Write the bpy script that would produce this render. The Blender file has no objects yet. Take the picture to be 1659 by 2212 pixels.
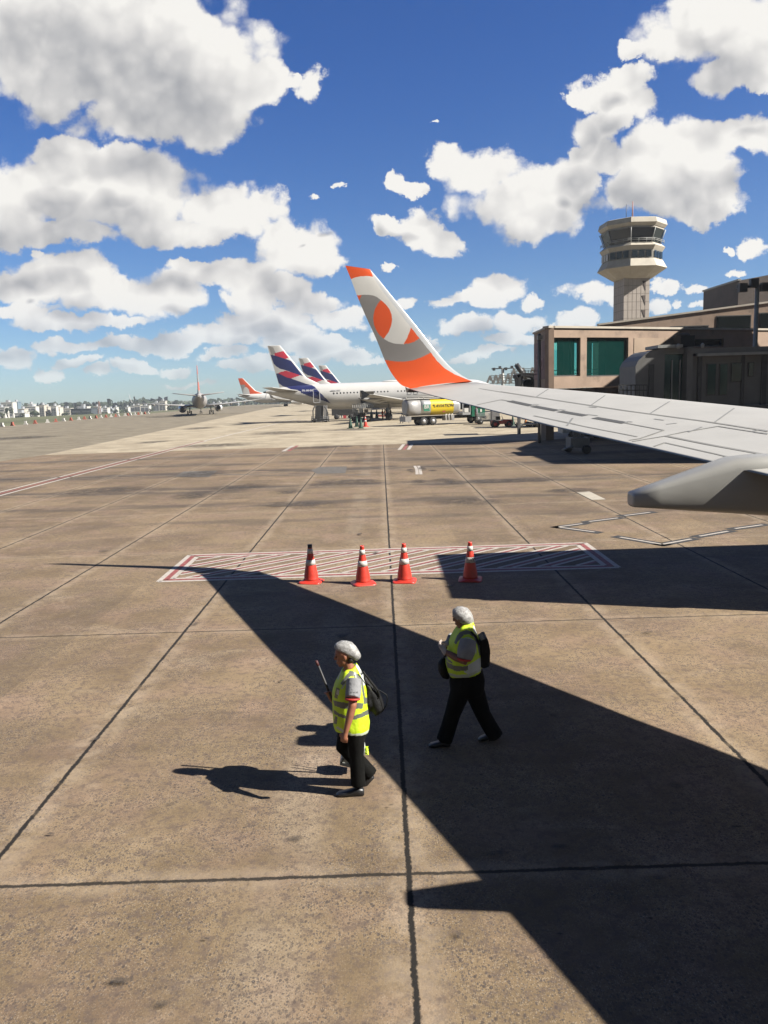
import bpy, math, random
from mathutils import Vector, Matrix
from mathutils.bvhtree import BVHTree
random.seed(7)
R = math.radians
scene = bpy.context.scene
COL = scene.collection

# ------------------------------------------------------------------ camera
FPX, CH = 1700.0, 4.2                      # focal length in px of a 1659x2212 picture, eye height in metres
ROLL = math.atan(.031); TH = R(8.5696)
_c, _s = math.cos(ROLL), math.sin(ROLL)
_r = Vector((1, 0, 0)); _up = Vector((0, math.sin(TH), math.cos(TH))); _f = Vector((0, math.cos(TH), -math.sin(TH)))
CX = _r*_c - _up*_s; CY = _r*_s + _up*_c
cam_d = bpy.data.cameras.new('camera'); cam = bpy.data.objects.new('camera', cam_d); COL.objects.link(cam)
cam_d.sensor_fit = 'VERTICAL'; cam_d.sensor_height = 24.0; cam_d.lens = 24.0*FPX/2212.0
cam_d.clip_start = .05; cam_d.clip_end = 20000
m = Matrix((CX, CY, -_f)).transposed().to_4x4(); m.translation = (0, 0, CH)
cam.matrix_world = m
scene.camera = cam

def ray(u, v):                             # measured photo pixel (3072 wide) -> direction
    x = u/1.8517 - 829.5; y = 1106 - v/1.8517
    return CX*x + CY*y + _f*FPX
O = Vector((0, 0, CH))
def A(u, v, Y):                            # the point at depth Y
    d = ray(u, v); return O + d*(Y/d.y)
def G(u, v, z=0.0):                        # the point on the ground
    d = ray(u, v); return O + d*((z-CH)/d.z)
def crop(x0, y0, s):                       # measurements taken in an enlarged crop
    return lambda x, y: (x0 + x/s, y0 + y/s)
def UV(x, y):                              # 1659-wide measurements
    return (x*1.8517, y*1.8517)

# ------------------------------------------------------------------ sun
SUN_DX, SUN_DY = 1.20, .36                 # shadow of a 1 m pole: 1.2 m to -X, .36 m to +Y
sun_dir = Vector((SUN_DX, -SUN_DY, 1)).normalized()
SUN_EL = math.asin(sun_dir.z); SUN_AZ = math.atan2(sun_dir.x, sun_dir.y)
sd = bpy.data.lights.new('sun', 'SUN'); sun = bpy.data.objects.new('sun', sd); COL.objects.link(sun)
sd.energy = 5.0; sd.angle = R(.53); sd.color = (1, .955, .88)
sun.rotation_euler = sun_dir.to_track_quat('Z', 'Y').to_euler(); sun.location = (60, -20, 50)
scene.view_settings.view_transform = 'Standard'; scene.view_settings.look = 'None'
scene.view_settings.exposure = 1.48; scene.view_settings.gamma = 1.0

# ------------------------------------------------------------------ node helper
class NT:
    def __init__(self, tree): self.t = tree; self.n = tree.nodes; self.l = tree.links
    def new(self, typ, **kw):
        nd = self.n.new(typ)
        for k, v in kw.items(): setattr(nd, k, v)
        return nd
    def put(self, sock, val):
        if isinstance(val, bpy.types.NodeSocket): self.l.new(val, sock)
        elif val is not None: sock.default_value = val
    def math(self, op, a, b=None, c=None, clamp=False):
        nd = self.new('ShaderNodeMath', operation=op, use_clamp=clamp)
        self.put(nd.inputs[0], a); self.put(nd.inputs[1], b)
        if c is not None: self.put(nd.inputs[2], c)
        return nd.outputs[0]
    def vmath(self, op, a, b=None, c=None):
        nd = self.new('ShaderNodeVectorMath', operation=op)
        self.put(nd.inputs[0], a)
        if b is not None: self.put(nd.inputs[1], b)
        if c is not None: self.put(nd.inputs[2], c)
        return nd.outputs['Value'] if op in ('LENGTH', 'DOT_PRODUCT', 'DISTANCE') else nd.outputs['Vector']
    def mix(self, fac, a, b, blend='MIX'):
        nd = self.new('ShaderNodeMix', data_type='RGBA', blend_type=blend)
        self.put(nd.inputs[0], fac); self.put(nd.inputs[6], a); self.put(nd.inputs[7], b)
        return nd.outputs[2]
    def noise(self, vec, scale, detail=4, rough=.55, dist=0.0):
        nd = self.new('ShaderNodeTexNoise'); self.put(nd.inputs['Vector'], vec)
        nd.inputs['Scale'].default_value = scale; nd.inputs['Detail'].default_value = detail
        nd.inputs['Roughness'].default_value = rough; nd.inputs['Distortion'].default_value = dist
        return nd.outputs['Fac']
    def ramp(self, fac, lo, hi, a=0.0, b=1.0, smooth=True):
        nd = self.new('ShaderNodeMapRange', interpolation_type='SMOOTHSTEP' if smooth else 'LINEAR')
        self.put(nd.inputs[0], fac); nd.inputs[1].default_value = lo; nd.inputs[2].default_value = hi
        nd.inputs[3].default_value = a; nd.inputs[4].default_value = b
        return nd.outputs[0]
def c4(c): return (c[0], c[1], c[2], 1.0)

# ------------------------------------------------------------------ sky: Nishita + clouds placed by direction
world = bpy.data.worlds.new('World'); scene.world = world; world.use_nodes = True
w = NT(world.node_tree); w.n.clear()
sky = w.new('ShaderNodeTexSky', sky_type='NISHITA'); sky.sun_disc = False
sky.sun_elevation = SUN_EL; sky.sun_rotation = SUN_AZ
sky.air_density = 1.0; sky.dust_density = .3; sky.ozone_density = 3.0; sky.altitude = 750
geo = w.new('ShaderNodeTexCoord').outputs['Generated']
sep = w.new('ShaderNodeSeparateXYZ'); w.put(sep.inputs[0], geo)
ay = w.math('MAXIMUM', w.math('ABSOLUTE', sep.outputs[1]), .08)
cmb = w.new('ShaderNodeCombineXYZ')
w.put(cmb.inputs[0], w.math('DIVIDE', sep.outputs[0], ay)); w.put(cmb.inputs[1], w.math('DIVIDE', sep.outputs[2], ay))
P0 = cmb.outputs[0]
CLOUDS = [(200,50,280,150),(390,165,210,120),(455,245,120,75),(60,-10,280,120),(330,90,250,130),(575,175,60,50),(310,245,150,65),(150,150,180,90),
 (672,180,40,36),(630,168,22,14),
 (150,410,190,85),(150,335,62,42),(300,410,180,85),(20,425,150,90),(480,440,140,75),(420,490,190,38),(575,440,60,50),(80,500,200,34),(270,350,60,34),
 (650,540,95,66),(610,505,60,50),(695,565,55,42),
 (500,590,105,34),(430,575,50,18),(590,622,90,32),
 (150,582,110,45),(60,625,120,45),(210,625,170,48),(365,640,75,40),(30,672,110,22),(150,690,190,18),(80,546,22,10),
 (540,655,50,28),(565,700,105,30),(480,722,110,22),(385,735,60,20),(290,738,90,16),(690,660,85,32),(740,695,80,28),
 (35,770,44,20),(110,800,26,12),(215,806,30,13),(390,790,42,14),(290,792,50,12),(560,788,90,12),
 (735,396,12,8),(682,417,10,6),(845,577,11,8),(933,266,9,5),
 (855,388,26,20),(895,402,30,15),
 (1055,370,125,66),(1120,415,165,78),(1180,455,125,55),(965,345,50,36),(1245,405,52,56),
 (905,495,44,40),(950,522,52,30),(832,490,30,20),
 (1290,200,80,42),(1275,275,66,48),(1345,235,80,55),(1300,325,60,46),(1400,320,66,55),(1365,175,50,30),(1225,205,30,14),
 (1485,345,135,76),(1450,405,150,58),(1550,385,70,62),(1380,415,80,46),(1610,300,90,48),(1520,445,60,28),(1240,330,30,24),
 (1570,55,175,90),(1605,150,110,58),(1450,95,50,34),(1645,195,50,26),(1375,105,30,20),
 (1065,618,78,32),(1010,648,82,24),(955,655,36,18),(1000,708,56,22),(1120,698,56,20),(1145,650,26,18),
 (880,655,30,13),(745,762,85,16),(1050,762,66,10),(930,740,40,12),
 (1265,628,56,30),(1250,690,40,22),(1335,640,60,28),(1430,628,28,17),(1420,672,40,22),(1500,625,34,12),(1512,664,28,10),(1465,662,18,13),
 (250,735,60,14),(150,745,70,14),(470,760,60,13),(640,730,60,22),(600,770,60,12),(700,750,60,18),(790,775,50,12),(170,780,50,10),(420,825,60,8),(620,640,50,26),(820,720,40,18),(1090,735,70,14),(1190,720,40,16),(1000,770,60,10),
 (1628,530,38,26),(1575,530,17,10),(1582,586,30,8),(1550,620,20,9)]
def cloud_blobs(P):
    out = None
    for (cx, cy, rx, ry) in CLOUDS:
        d = ray(*UV(cx, cy)); u, v = d.x/d.y, d.z/d.y
        k = 1.0/1720.0
        gk = 1.03 if rx > 75 else 1.12; iu, iv = 1/(rx*k*gk), 1/(ry*k*gk)
        q = w.vmath('MULTIPLY_ADD', P, (iu, iv, 0), (-u*iu, -v*iv, 0))
        L = w.vmath('LENGTH', q)
        out = L if out is None else w.math('MINIMUM', out, L)
    return w.math('SUBTRACT', 1.0, out)
def warped(P, det, amp=(.085, .070, 0)):
    a_ = w.new('ShaderNodeTexNoise'); w.put(a_.inputs['Vector'], P); a_.inputs['Scale'].default_value = 11; a_.inputs['Detail'].default_value = det; a_.inputs['Roughness'].default_value = .68
    return w.vmath('MULTIPLY_ADD', w.vmath('SUBTRACT', a_.outputs['Color'], (.5, .5, .5)), amp, P)
def puffs(P, sc):                           # rounded cauliflower lumps
    o_ = None
    for s_, k_ in sc:
        vo = w.new('ShaderNodeTexVoronoi', feature='SMOOTH_F1'); w.put(vo.inputs['Vector'], P); vo.inputs['Scale'].default_value = s_; vo.inputs['Smoothness'].default_value = .35
        q_ = w.math('MULTIPLY', w.math('SUBTRACT', .40, vo.outputs['Distance']), k_)
        o_ = q_ if o_ is None else w.math('ADD', o_, q_)
    return o_
PS = ((13, .62), (29, .36), (64, .17))
def lump_field(P, det, sc):
    Qx = warped(P, det); Pm = w.vmath('MULTIPLY_ADD', w.vmath('SUBTRACT', Qx, P), (.5, .5, 0), P)
    return Qx, puffs(Pm, sc)
Q0, PF = lump_field(P0, 8, PS)
big = w.math('MULTIPLY', w.math('SUBTRACT', w.noise(P0, 6, 7, .62), .5), 1.0)
F0 = w.math('ADD', w.math('ADD', w.math('ADD', cloud_blobs(Q0), .05), PF), big)
# the same field a little way up towards the sun tells how deep inside the cloud a point lies
P1 = w.vmath('ADD', P0, (.016, .055, 0))
F1 = w.math('ADD', cloud_blobs(warped(P1, 2)), w.math('MULTIPLY', w.math('SUBTRACT', w.noise(P1, 6, 3, .55), .5), 1.0))
_, PF2 = lump_field(w.vmath('ADD', P0, (.010, .014, 0)), 3, PS[:2])
_, PF2b = lump_field(P0, 3, PS[:2])
dens = w.ramp(F0, -.06, .20)
deep = w.ramp(F1, -.15, .80, smooth=False)
relief = w.math('MULTIPLY', w.math('SUBTRACT', PF2b, PF2), .75)
fine = w.math('MULTIPLY', w.math('SUBTRACT', PF, PF2b), 1.1)
soft = w.math('MULTIPLY', w.math('SUBTRACT', w.noise(Q0, 5, 5, .6), .5), .34)
bright = w.math('ADD', w.math('ADD', w.math('ADD', w.math('SUBTRACT', 1.12, w.math('MULTIPLY', deep, .60)), relief), soft), fine, clamp=True)
cr = w.new('ShaderNodeValToRGB'); w.put(cr.inputs[0], bright); e_ = cr.color_ramp.elements
e_[0].position = .05; e_[0].color = c4((.26, .275, .31)); e_[1].position = 1.0; e_[1].color = c4((.92, .90, .86))
m_ = e_.new(.40); m_.color = c4((.46, .465, .48)); m_ = e_.new(.70); m_.color = c4((.68, .67, .66))
ccol = cr.outputs[0]
# clouds thin out and pale towards the horizon
el = w.math('DIVIDE', sep.outputs[2], 1.0)
hz = w.ramp(el, .0, .16)
dens = w.math('MULTIPLY', dens, w.ramp(el, -.01, .14, .55, 1.0))
front = w.ramp(sep.outputs[1], .02, .25)
dens = w.math('MULTIPLY', dens, front)
bg1 = w.new('ShaderNodeBackground'); bg1.inputs[1].default_value = .05
tint = w.mix(1.0, sky.outputs[0], w.mix(w.ramp(sep.outputs[1], .05, -.25), w.mix(w.ramp(sep.outputs[2], .0, .42), c4((.46, .59, .74)), c4((.25, .47, .84))), c4((.36, .37, .36))), 'MULTIPLY')  # unseen sky behind the camera is greyed to take blue out of the shade
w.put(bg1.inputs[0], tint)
bg2 = w.new('ShaderNodeBackground'); w.put(bg2.inputs[0], ccol); bg2.inputs[1].default_value = .36
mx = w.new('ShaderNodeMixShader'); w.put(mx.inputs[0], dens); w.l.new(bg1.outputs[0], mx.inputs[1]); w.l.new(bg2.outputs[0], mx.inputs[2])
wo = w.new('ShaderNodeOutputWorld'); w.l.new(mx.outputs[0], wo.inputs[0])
world.cycles.sampling_method = 'MANUAL'; world.cycles.sample_map_resolution = 512

# ------------------------------------------------------------------ materials
_mats = {}; ALB = .74
def mat(name, col, rough=.6, metal=0.0, var=.12, scale=4.0, bump=0.0, bscale=60.0, spec=None, emit=None, alpha=None, trans=None, coat=None, dirt=None):
    if name in _mats: return _mats[name]
    col = [c*ALB for c in col[:3]]
    mm = bpy.data.materials.new(name); mm.use_nodes = True; t = NT(mm.node_tree)
    bs = t.n['Principled BSDF']
    tc = t.new('ShaderNodeTexCoord').outputs['Object']
    if var:
        n = t.noise(tc, scale, 5, .6)
        f = t.ramp(n, .3, .7, 1-var, 1+var, False)
        mp = t.new('ShaderNodeVectorMath', operation='SCALE'); mp.inputs[0].default_value = col[:3]; t.put(mp.inputs['Scale'], f)
        cc = mp.outputs[0]
        if dirt:
            dn = t.noise(tc, dirt[1], 6, .65)
            cc = t.mix(t.ramp(dn, .5, .78, 0, dirt[0]), cc, c4(dirt[2]))
        t.put(bs.inputs['Base Color'], cc)
    else: bs.inputs['Base Color'].default_value = c4(col)
    bs.inputs['Roughness'].default_value = rough; bs.inputs['Metallic'].default_value = metal
    if spec is not None: bs.inputs['Specular IOR Level'].default_value = spec
    if coat: bs.inputs['Coat Weight'].default_value = coat
    if emit: bs.inputs['Emission Color'].default_value = c4(emit[:3]); bs.inputs['Emission Strength'].default_value = emit[3]
    if alpha is not None: bs.inputs['Alpha'].default_value = alpha
    if trans: bs.inputs['Transmission Weight'].default_value = trans
    if bump:
        b = t.new('ShaderNodeBump'); b.inputs['Strength'].default_value = bump; b.inputs['Distance'].default_value = .02
        t.put(b.inputs['Height'], t.noise(tc, bscale, 4, .6)); t.l.new(b.outputs[0], bs.inputs['Normal'])
    _mats[name] = mm; return mm

# ------------------------------------------------------------------ mesh builder
class MB:
    def __init__(self): self.v = []; self.f = []; self.m = []; self.s = []
    def add(self, vs, fs, mi=0, sm=False):
        o = len(self.v); self.v += [Vector(p) for p in vs]
        for f in fs: self.f.append([i+o for i in f]); self.m.append(mi); self.s.append(sm)
        return self
    def bx(self, x0, y0, z0, x1, y1, z1, mi=0, M=None):
        vs = [Vector(p) for p in ((x0,y0,z0),(x1,y0,z0),(x1,y1,z0),(x0,y1,z0),(x0,y0,z1),(x1,y0,z1),(x1,y1,z1),(x0,y1,z1))]
        if M: vs = [M @ p for p in vs]
        return self.add(vs, [(3,2,1,0),(4,5,6,7),(0,1,5,4),(1,2,6,5),(2,3,7,6),(3,0,4,7)], mi)
    def bar(self, a, b, wd, ht=None, mi=0):
        a, b = Vector(a), Vector(b); ht = ht or wd; d = (b-a).normalized()
        u = d.cross(Vector((0,0,1)));  u = u.normalized() if u.length > 1e-4 else Vector((1,0,0))
        vv = u.cross(d).normalized(); u = u*wd/2; vv = vv*ht/2
        vs = [a-u-vv, a+u-vv, a+u+vv, a-u+vv, b-u-vv, b+u-vv, b+u+vv, b-u+vv]
        return self.add(vs, [(0,1,2,3),(7,6,5,4),(0,4,5,1),(1,5,6,2),(2,6,7,3),(3,7,4,0)], mi)
    def rings(self, rs, mi=0, sm=True, cap=True, loop=False):
        n = len(rs[0]); vs = [p for r in rs for p in r]; fs = []
        for i in range(len(rs)-1):
            for j in range(n):
                k = (j+1) % n; fs.append((i*n+j, i*n+k, (i+1)*n+k, (i+1)*n+j))
        o = len(self.v); self.add(vs, fs, mi, sm)
        if cap:
            self.f.append([o+j for j in range(n)][::-1]); self.m.append(mi); self.s.append(False)
            self.f.append([o+(len(rs)-1)*n+j for j in range(n)]); self.m.append(mi); self.s.append(False)
        return self
    def tube(self, pts, rad, n=8, mi=0, sq=1.0, cap=True, sm=True):
        pts = [Vector(p) for p in pts]; rad = rad if isinstance(rad, (list, tuple)) else [rad]*len(pts)
        rs = []; up = None
        for i, p in enumerate(pts):
            d = (pts[min(i+1, len(pts)-1)] - pts[max(i-1, 0)]).normalized()
            if up is None: up = Vector((0,0,1)) if abs(d.z) < .9 else Vector((0,1,0))
            u = d.cross(up).normalized(); vv = u.cross(d).normalized(); up = vv
            r = rad[i]; ru, rv = (r if isinstance(r, (tuple, list)) else (r, r*sq))
            rs.append([p + u*ru*math.cos(2*math.pi*j/n) + vv*rv*math.sin(2*math.pi*j/n) for j in range(n)])
        return self.rings(rs, mi, sm, cap)
    def lathe(self, prof, n=16, c=(0,0,0), axis='Z', mi=0, sm=True, cap=True, M=None):
        c = Vector(c); rs = []
        for r, z in prof:
            ring = []
            for j in range(n):
                a = 2*math.pi*j/n; x, y = r*math.cos(a), r*math.sin(a)
                p = Vector((x,y,z)) if axis == 'Z' else (Vector((z,x,y)) if axis == 'X' else Vector((y,z,x)))
                if M: p = M @ p
                ring.append(c+p)
            rs.append(ring)
        return self.rings(rs, mi, sm, cap)
    def prism(self, poly, ext, mi=0):               # poly: 3-D points, ext: vector
        ext = Vector(ext); n = len(poly); vs = [Vector(p) for p in poly]; vs += [p+ext for p in vs]
        fs = [list(range(n))[::-1], [n+i for i in range(n)]] + [(i, (i+1) % n, n+(i+1) % n, n+i) for i in range(n)]
        return self.add(vs, fs, mi)
    def ell(self, c, r, mi=0, n=12, mrings=8, M=None):
        c = Vector(c); rs = []
        for i in range(1, mrings):
            t = math.pi*i/mrings; ring = []
            for j in range(n):
                a = 2*math.pi*j/n; p = Vector((r[0]*math.sin(t)*math.cos(a), r[1]*math.sin(t)*math.sin(a), r[2]*math.cos(t)))
                if M: p = M @ p
                ring.append(c+p)
            rs.append(ring)
        return self.rings(rs, mi, True, True)
    def build(self, name, mats, parent=None, fix=True):
        if not isinstance(mats, (list, tuple)): mats = [mats]
        me = bpy.data.meshes.new(name); me.from_pydata([tuple(p) for p in self.v], [], self.f); me.validate()
        for mm in mats: me.materials.append(mm)
        if len(me.polygons) == len(self.m):
            me.polygons.foreach_set('material_index', self.m); me.polygons.foreach_set('use_smooth', self.s)
        if fix:
            import bmesh
            bm = bmesh.new(); bm.from_mesh(me); bmesh.ops.recalc_face_normals(bm, faces=bm.faces); bm.to_mesh(me); bm.free()
        me.update()
        o = bpy.data.objects.new(name, me); COL.objects.link(o)
        if parent: o.parent = parent; o.matrix_parent_inverse = parent.matrix_world.inverted()
        return o
def tag(o, label=None, cat=None, group=None, kind=None):
    if label: o['label'] = label
    if cat: o['category'] = cat
    if group: o['group'] = group
    if kind: o['kind'] = kind
    return o
def thing(name, loc, label, cat, group=None, rz=0.0):
    o = bpy.data.objects.new(name, None); COL.objects.link(o); o.location = loc; o.rotation_euler = (0, 0, rz)
    o.empty_display_size = .2
    o.matrix_world = Matrix.Translation(Vector(loc)) @ Matrix.Rotation(rz, 4, 'Z')
    return tag(o, label, cat, group)
def local(parent, mb):                       # geometry given in the thing's own frame
    M = parent.matrix_world
    mb.v = [M @ p for p in mb.v]; return mb
def put(mb, name, mats, parent):             # build in the thing's own frame (object at the thing's origin)
    o = mb.build(name, mats); o.parent = parent; return o
def copy_tree(o, parent=None):
    c = o.copy(); COL.objects.link(c)
    if parent: c.parent = parent
    for ch in list(o.children): copy_tree(ch, c)
    return c
def inpoly(x, y, P):
    c = False; j = len(P)-1
    for i in range(len(P)):
        xi, yi = P[i]; xj, yj = P[j]
        if (yi > y) != (yj > y) and x < (xj-xi)*(y-yi)/(yj-yi)+xi: c = not c
        j = i
    return c
def text_mesh(name, s, size, M, material, parent, ext=.004, bold=0.0, shear=0.0, sx=1.0):
    cu = bpy.data.curves.new(name, 'FONT'); cu.body = s; cu.size = size; cu.extrude = ext; cu.offset = bold; cu.shear = shear
    cu.align_x = 'CENTER'; cu.align_y = 'CENTER'
    ob = bpy.data.objects.new(name, cu); COL.objects.link(ob)
    bpy.context.view_layer.update()
    me = bpy.data.meshes.new_from_object(ob.evaluated_get(bpy.context.evaluated_depsgraph_get()))
    bpy.data.objects.remove(ob)
    me.transform(M @ Matrix.Diagonal((sx, 1, 1, 1)))
    me.materials.clear(); me.materials.append(material)
    o = bpy.data.objects.new(name, me); COL.objects.link(o)
    if parent: o.parent = parent; o.matrix_parent_inverse = parent.matrix_world.inverted()
    return o
# ------------------------------------------------------------------ the setting
def ground_mat(name, c1, c2, joints=False, speck=True, pinkish=None, jy=True):
    mm = bpy.data.materials.new(name); mm.use_nodes = True; t = NT(mm.node_tree); bs = t.n['Principled BSDF']
    tc = t.new('ShaderNodeTexCoord').outputs['Object']
    n1 = t.noise(tc, .35, 6, .6, .3); n2 = t.noise(tc, 2.2, 7, .7)
    c1 = tuple(v*k for v, k in zip(c1, (.61, .55, .45))); c2 = tuple(v*k for v, k in zip(c2, (.69, .63, .52)))
    col = t.mix(t.ramp(n1, .36, .64), c4(c1), c4(c2))
    if pinkish: col = t.mix(t.ramp(t.noise(tc, .8, 5, .6), .42, .7, 0, .8), col, c4(pinkish))
    f = t.ramp(n2, .3, .7, .80, 1.16, False)
    sc = t.new('ShaderNodeVectorMath', operation='SCALE'); t.put(sc.inputs[0], col); t.put(sc.inputs['Scale'], f); col = sc.outputs[0]
    # broad dirt streaks running along the stand
    mp = t.vmath('MULTIPLY', tc, (.10, .75, 1)); n3 = t.noise(mp, 1.0, 5, .6)
    col = t.mix(t.ramp(n3, .54, .78, 0, .55), col, c4((c1[0]*.42, c1[1]*.40, c1[2]*.40)))
    h = n2
    if joints:                                    # every slab was cast on another day
        sq = t.new('ShaderNodeSeparateXYZ'); t.put(sq.inputs[0], tc); cq = t.new('ShaderNodeCombineXYZ')
        t.put(cq.inputs[0], t.math('FLOOR', t.math('DIVIDE', t.math('ADD', sq.outputs[0], 1.795+38.3), 3.83))); t.put(cq.inputs[1], t.math('FLOOR', t.math('DIVIDE', t.math('ADD', sq.outputs[1], 75-2.63), 7.5)))
        wn = t.new('ShaderNodeTexWhiteNoise', noise_dimensions='2D'); t.put(wn.inputs['Vector'], cq.outputs[0])
        sc2 = t.new('ShaderNodeVectorMath', operation='SCALE'); t.put(sc2.inputs[0], col); t.put(sc2.inputs['Scale'], t.ramp(wn.outputs['Value'], 0, 1, .80, 1.14, False)); col = sc2.outputs[0]
        big = t.noise(t.vmath('MULTIPLY', tc, (.16, .42, 1)), 1.0, 6, .68, .8)
        col = t.mix(t.ramp(big, .50, .70, 0, .5), col, c4((.085, .058, .038)))
        lt = t.noise(t.vmath('MULTIPLY', tc, (.5, .8, 1)), 1.0, 7, .72, .4)
        col = t.mix(t.ramp(lt, .54, .72, 0, .42), col, c4((.30, .235, .165)))
        # a polished pale wheel lane running straight out, and a few darker rubber lanes across
        lane = t.math('MULTIPLY', t.ramp(t.math('ABSOLUTE', t.math('ADD', sq.outputs[0], .95)), .42, .12), t.ramp(t.noise(tc, .5, 4, .6), .35, .6))
        col = t.mix(t.math('MULTIPLY', lane, .28), col, c4((.32, .26, .19)))
        for yc, wd_, k_ in ((36.5, 1.6, .85), (31.0, .9, .65), (44.5, 2.2, .85), (50.5, 1.6, .7), (57, 1.6, .6), (26.5, .6, .45)):
            wv_ = t.math('ADD', sq.outputs[1], t.math('MULTIPLY', t.math('SUBTRACT', t.noise(tc, .16, 3, .6), .5), 3.2))
            b_ = t.ramp(t.math('ABSOLUTE', t.math('SUBTRACT', wv_, yc)), wd_, wd_*.2)
            b_ = t.math('MULTIPLY', b_, t.ramp(t.noise(t.vmath('MULTIPLY', tc, (.22, .7, 1)), 1.0, 5, .7), .34, .55))
            col = t.mix(t.math('MULTIPLY', b_, k_), col, c4((.035, .028, .022)))
    if speck:
        for s, th, k, cc in ((74, .42, .7, (.045, .038, .034)), (40, .36, .8, (.055, .045, .040)), (21, .27, .85, (.045, .036, .032)), (75, .34, .22, (.42, .36, .28)), (44, .26, .2, (.40, .34, .27))):
            vo = t.new('ShaderNodeTexVoronoi'); 
            wv = t.vmath('MULTIPLY_ADD', t.vmath('SUBTRACT', t.new('ShaderNodeTexNoise').outputs['Color'], (.5,.5,.5)), (0,0,0), t.vmath('MULTIPLY', tc, (1, .75, 1)))
            t.put(vo.inputs['Vector'], wv); vo.inputs['Scale'].default_value = s; vo.inputs['Randomness'].default_value = 1
            sx = t.new('ShaderNodeSeparateColor'); t.l.new(vo.outputs['Color'], sx.inputs[0])
            inside = t.ramp(vo.outputs['Distance'], th*1.25, th*.75)
            sel = t.math('MULTIPLY', inside, t.ramp(sx.outputs[0], .45, .55))
            dens = t.ramp(t.noise(tc, 1.1, 3, .6), .32, .62, .3, 1)
            col = t.mix(t.math('MULTIPLY', t.math('MULTIPLY', sel, dens), k), col, c4(cc))
    mot = t.noise(tc, 9, 6, .72)
    if speck: col = t.mix(t.ramp(mot, .47, .64, 0, .62), col, c4((.075, .055, .045)))
    if joints:
        sp = t.new('ShaderNodeSeparateXYZ'); t.put(sp.inputs[0], tc)
        nj = t.noise(tc, 3.0, 5, .7); nb = t.noise(tc, 22.0, 5, .75)
        wob = t.math('ADD', t.math('MULTIPLY', t.math('SUBTRACT', nj, .5), .05), t.math('MULTIPLY', t.math('SUBTRACT', nb, .5), .055))
        def line(coord, off, per, wd):
            q = t.math('ADD', t.math('DIVIDE', t.math('SUBTRACT', t.math('ADD', coord, wob), off), per), 200.5)
            d = t.math('MULTIPLY', t.math('ABSOLUTE', t.math('SUBTRACT', t.math('FRACT', q), .5)), per)
            return d
        dx = line(sp.outputs[0], .12, 3.83, .05); dy = line(sp.outputs[1], 6.38, 7.5, .05)
        jx = t.math('MULTIPLY', t.ramp(dx, .034, .016, 0, 1.0), t.ramp(t.noise(tc, 1.3, 4, .6), .25, .42, .55, 1)); jyv = t.ramp(dy, .032, .014, 0, .92)
        farx = t.ramp(sp.outputs[1], 26, 9, .30, 1.0)
        jl = t.math('MAXIMUM', jx, t.math('MULTIPLY', jyv, farx))
        edge = t.math('MAXIMUM', t.ramp(dx, .34, .08, 0, .30), t.ramp(dy, .26, .06, 0, .24))
        col = t.mix(t.math('MULTIPLY', edge, t.ramp(nj, .35, .6)), col, c4((.33, .26, .185)))
        col = t.mix(jl, col, c4((.012, .010, .008)))
    t.put(bs.inputs['Base Color'], col); bs.inputs['Roughness'].default_value = .86; bs.inputs['Specular IOR Level'].default_value = .25
    b = t.new('ShaderNodeBump'); b.inputs['Strength'].default_value = .35; b.inputs['Distance'].default_value = .012
    t.put(b.inputs['Height'], t.noise(tc, 38, 5, .7)); t.l.new(b.outputs[0], bs.inputs['Normal'])
    return mm
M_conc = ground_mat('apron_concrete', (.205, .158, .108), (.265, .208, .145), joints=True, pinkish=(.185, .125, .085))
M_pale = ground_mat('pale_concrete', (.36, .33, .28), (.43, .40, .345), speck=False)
M_asph = ground_mat('taxiway_asphalt', (.200, .185, .158), (.245, .228, .195), speck=False)
M_gras = mat('grass_cover', (.095, .098, .042), .95, var=.35, scale=.05, bump=.3, bscale=2)
M_land = mat('land_cover', (.09, .10, .065), .95, var=.4, scale=.01)

def sheet(name, pts, z, material):
    mb = MB(); mb.add([(p[0], p[1], z) for p in pts], [list(range(len(pts)))])
    o = mb.build(name, material, fix=False); 
    if o.data.polygons[0].normal.z < 0: o.data.flip_normals()
    return tag(o, kind='structure')
# far land lies some metres below the airfield; one sheet to the horizon
mb = MB(); xs = [-6000,-2500,-1200,-600,-400]+list(range(-300,-59,10))+[0,60,150,400,1200,6000]; ys = [-400,-100,0,60,100]+list(range(150,461,10))+[500,560,620,900,1500,3000,9000]
def land_z(x, y):
    f = y-(259+(x+125)*1.4) if x < -76 else y-465
    if x < -320: f = 60
    k = max(0, min(1, f/35)); k = k*k*(3-2*k)
    return -.35-8.65*k
vs = [(x, y, land_z(x, y)) for y in ys for x in xs]; n = len(xs)
mb.add(vs, [(j*n+i, j*n+i+1, (j+1)*n+i+1, (j+1)*n+i) for j in range(len(ys)-1) for i in range(n-1)], 0, True)
tag(mb.build('ground', M_land), kind='structure')
sheet('grass_field', [(-240,-60),(-76.5,-60),(-76.5,455),(-90,308),(-125,259),(-240,98)], -.02, M_gras)
sheet('taxiway', [(-76.5,-80),(260,-80),(260,460),(-76.5,460)], 0.0, M_asph)
# pale concrete stands beyond the jointed slabs, its edge running off along the taxiway
e0 = G(*UV(90, 984)); e1 = G(*UV(537, 891))
dirv = (e1-e0)
far = e0 + dirv*((430-e0.y)/dirv.y)
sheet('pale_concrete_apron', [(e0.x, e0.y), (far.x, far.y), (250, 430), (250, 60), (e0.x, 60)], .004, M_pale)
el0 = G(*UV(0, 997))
sheet('concrete_apron', [(-60,-40), (120,-40), (120,65.5), (e0.x, 65.5), (el0.x, el0.y), (-60, 30)], .008, M_conc)

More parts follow.
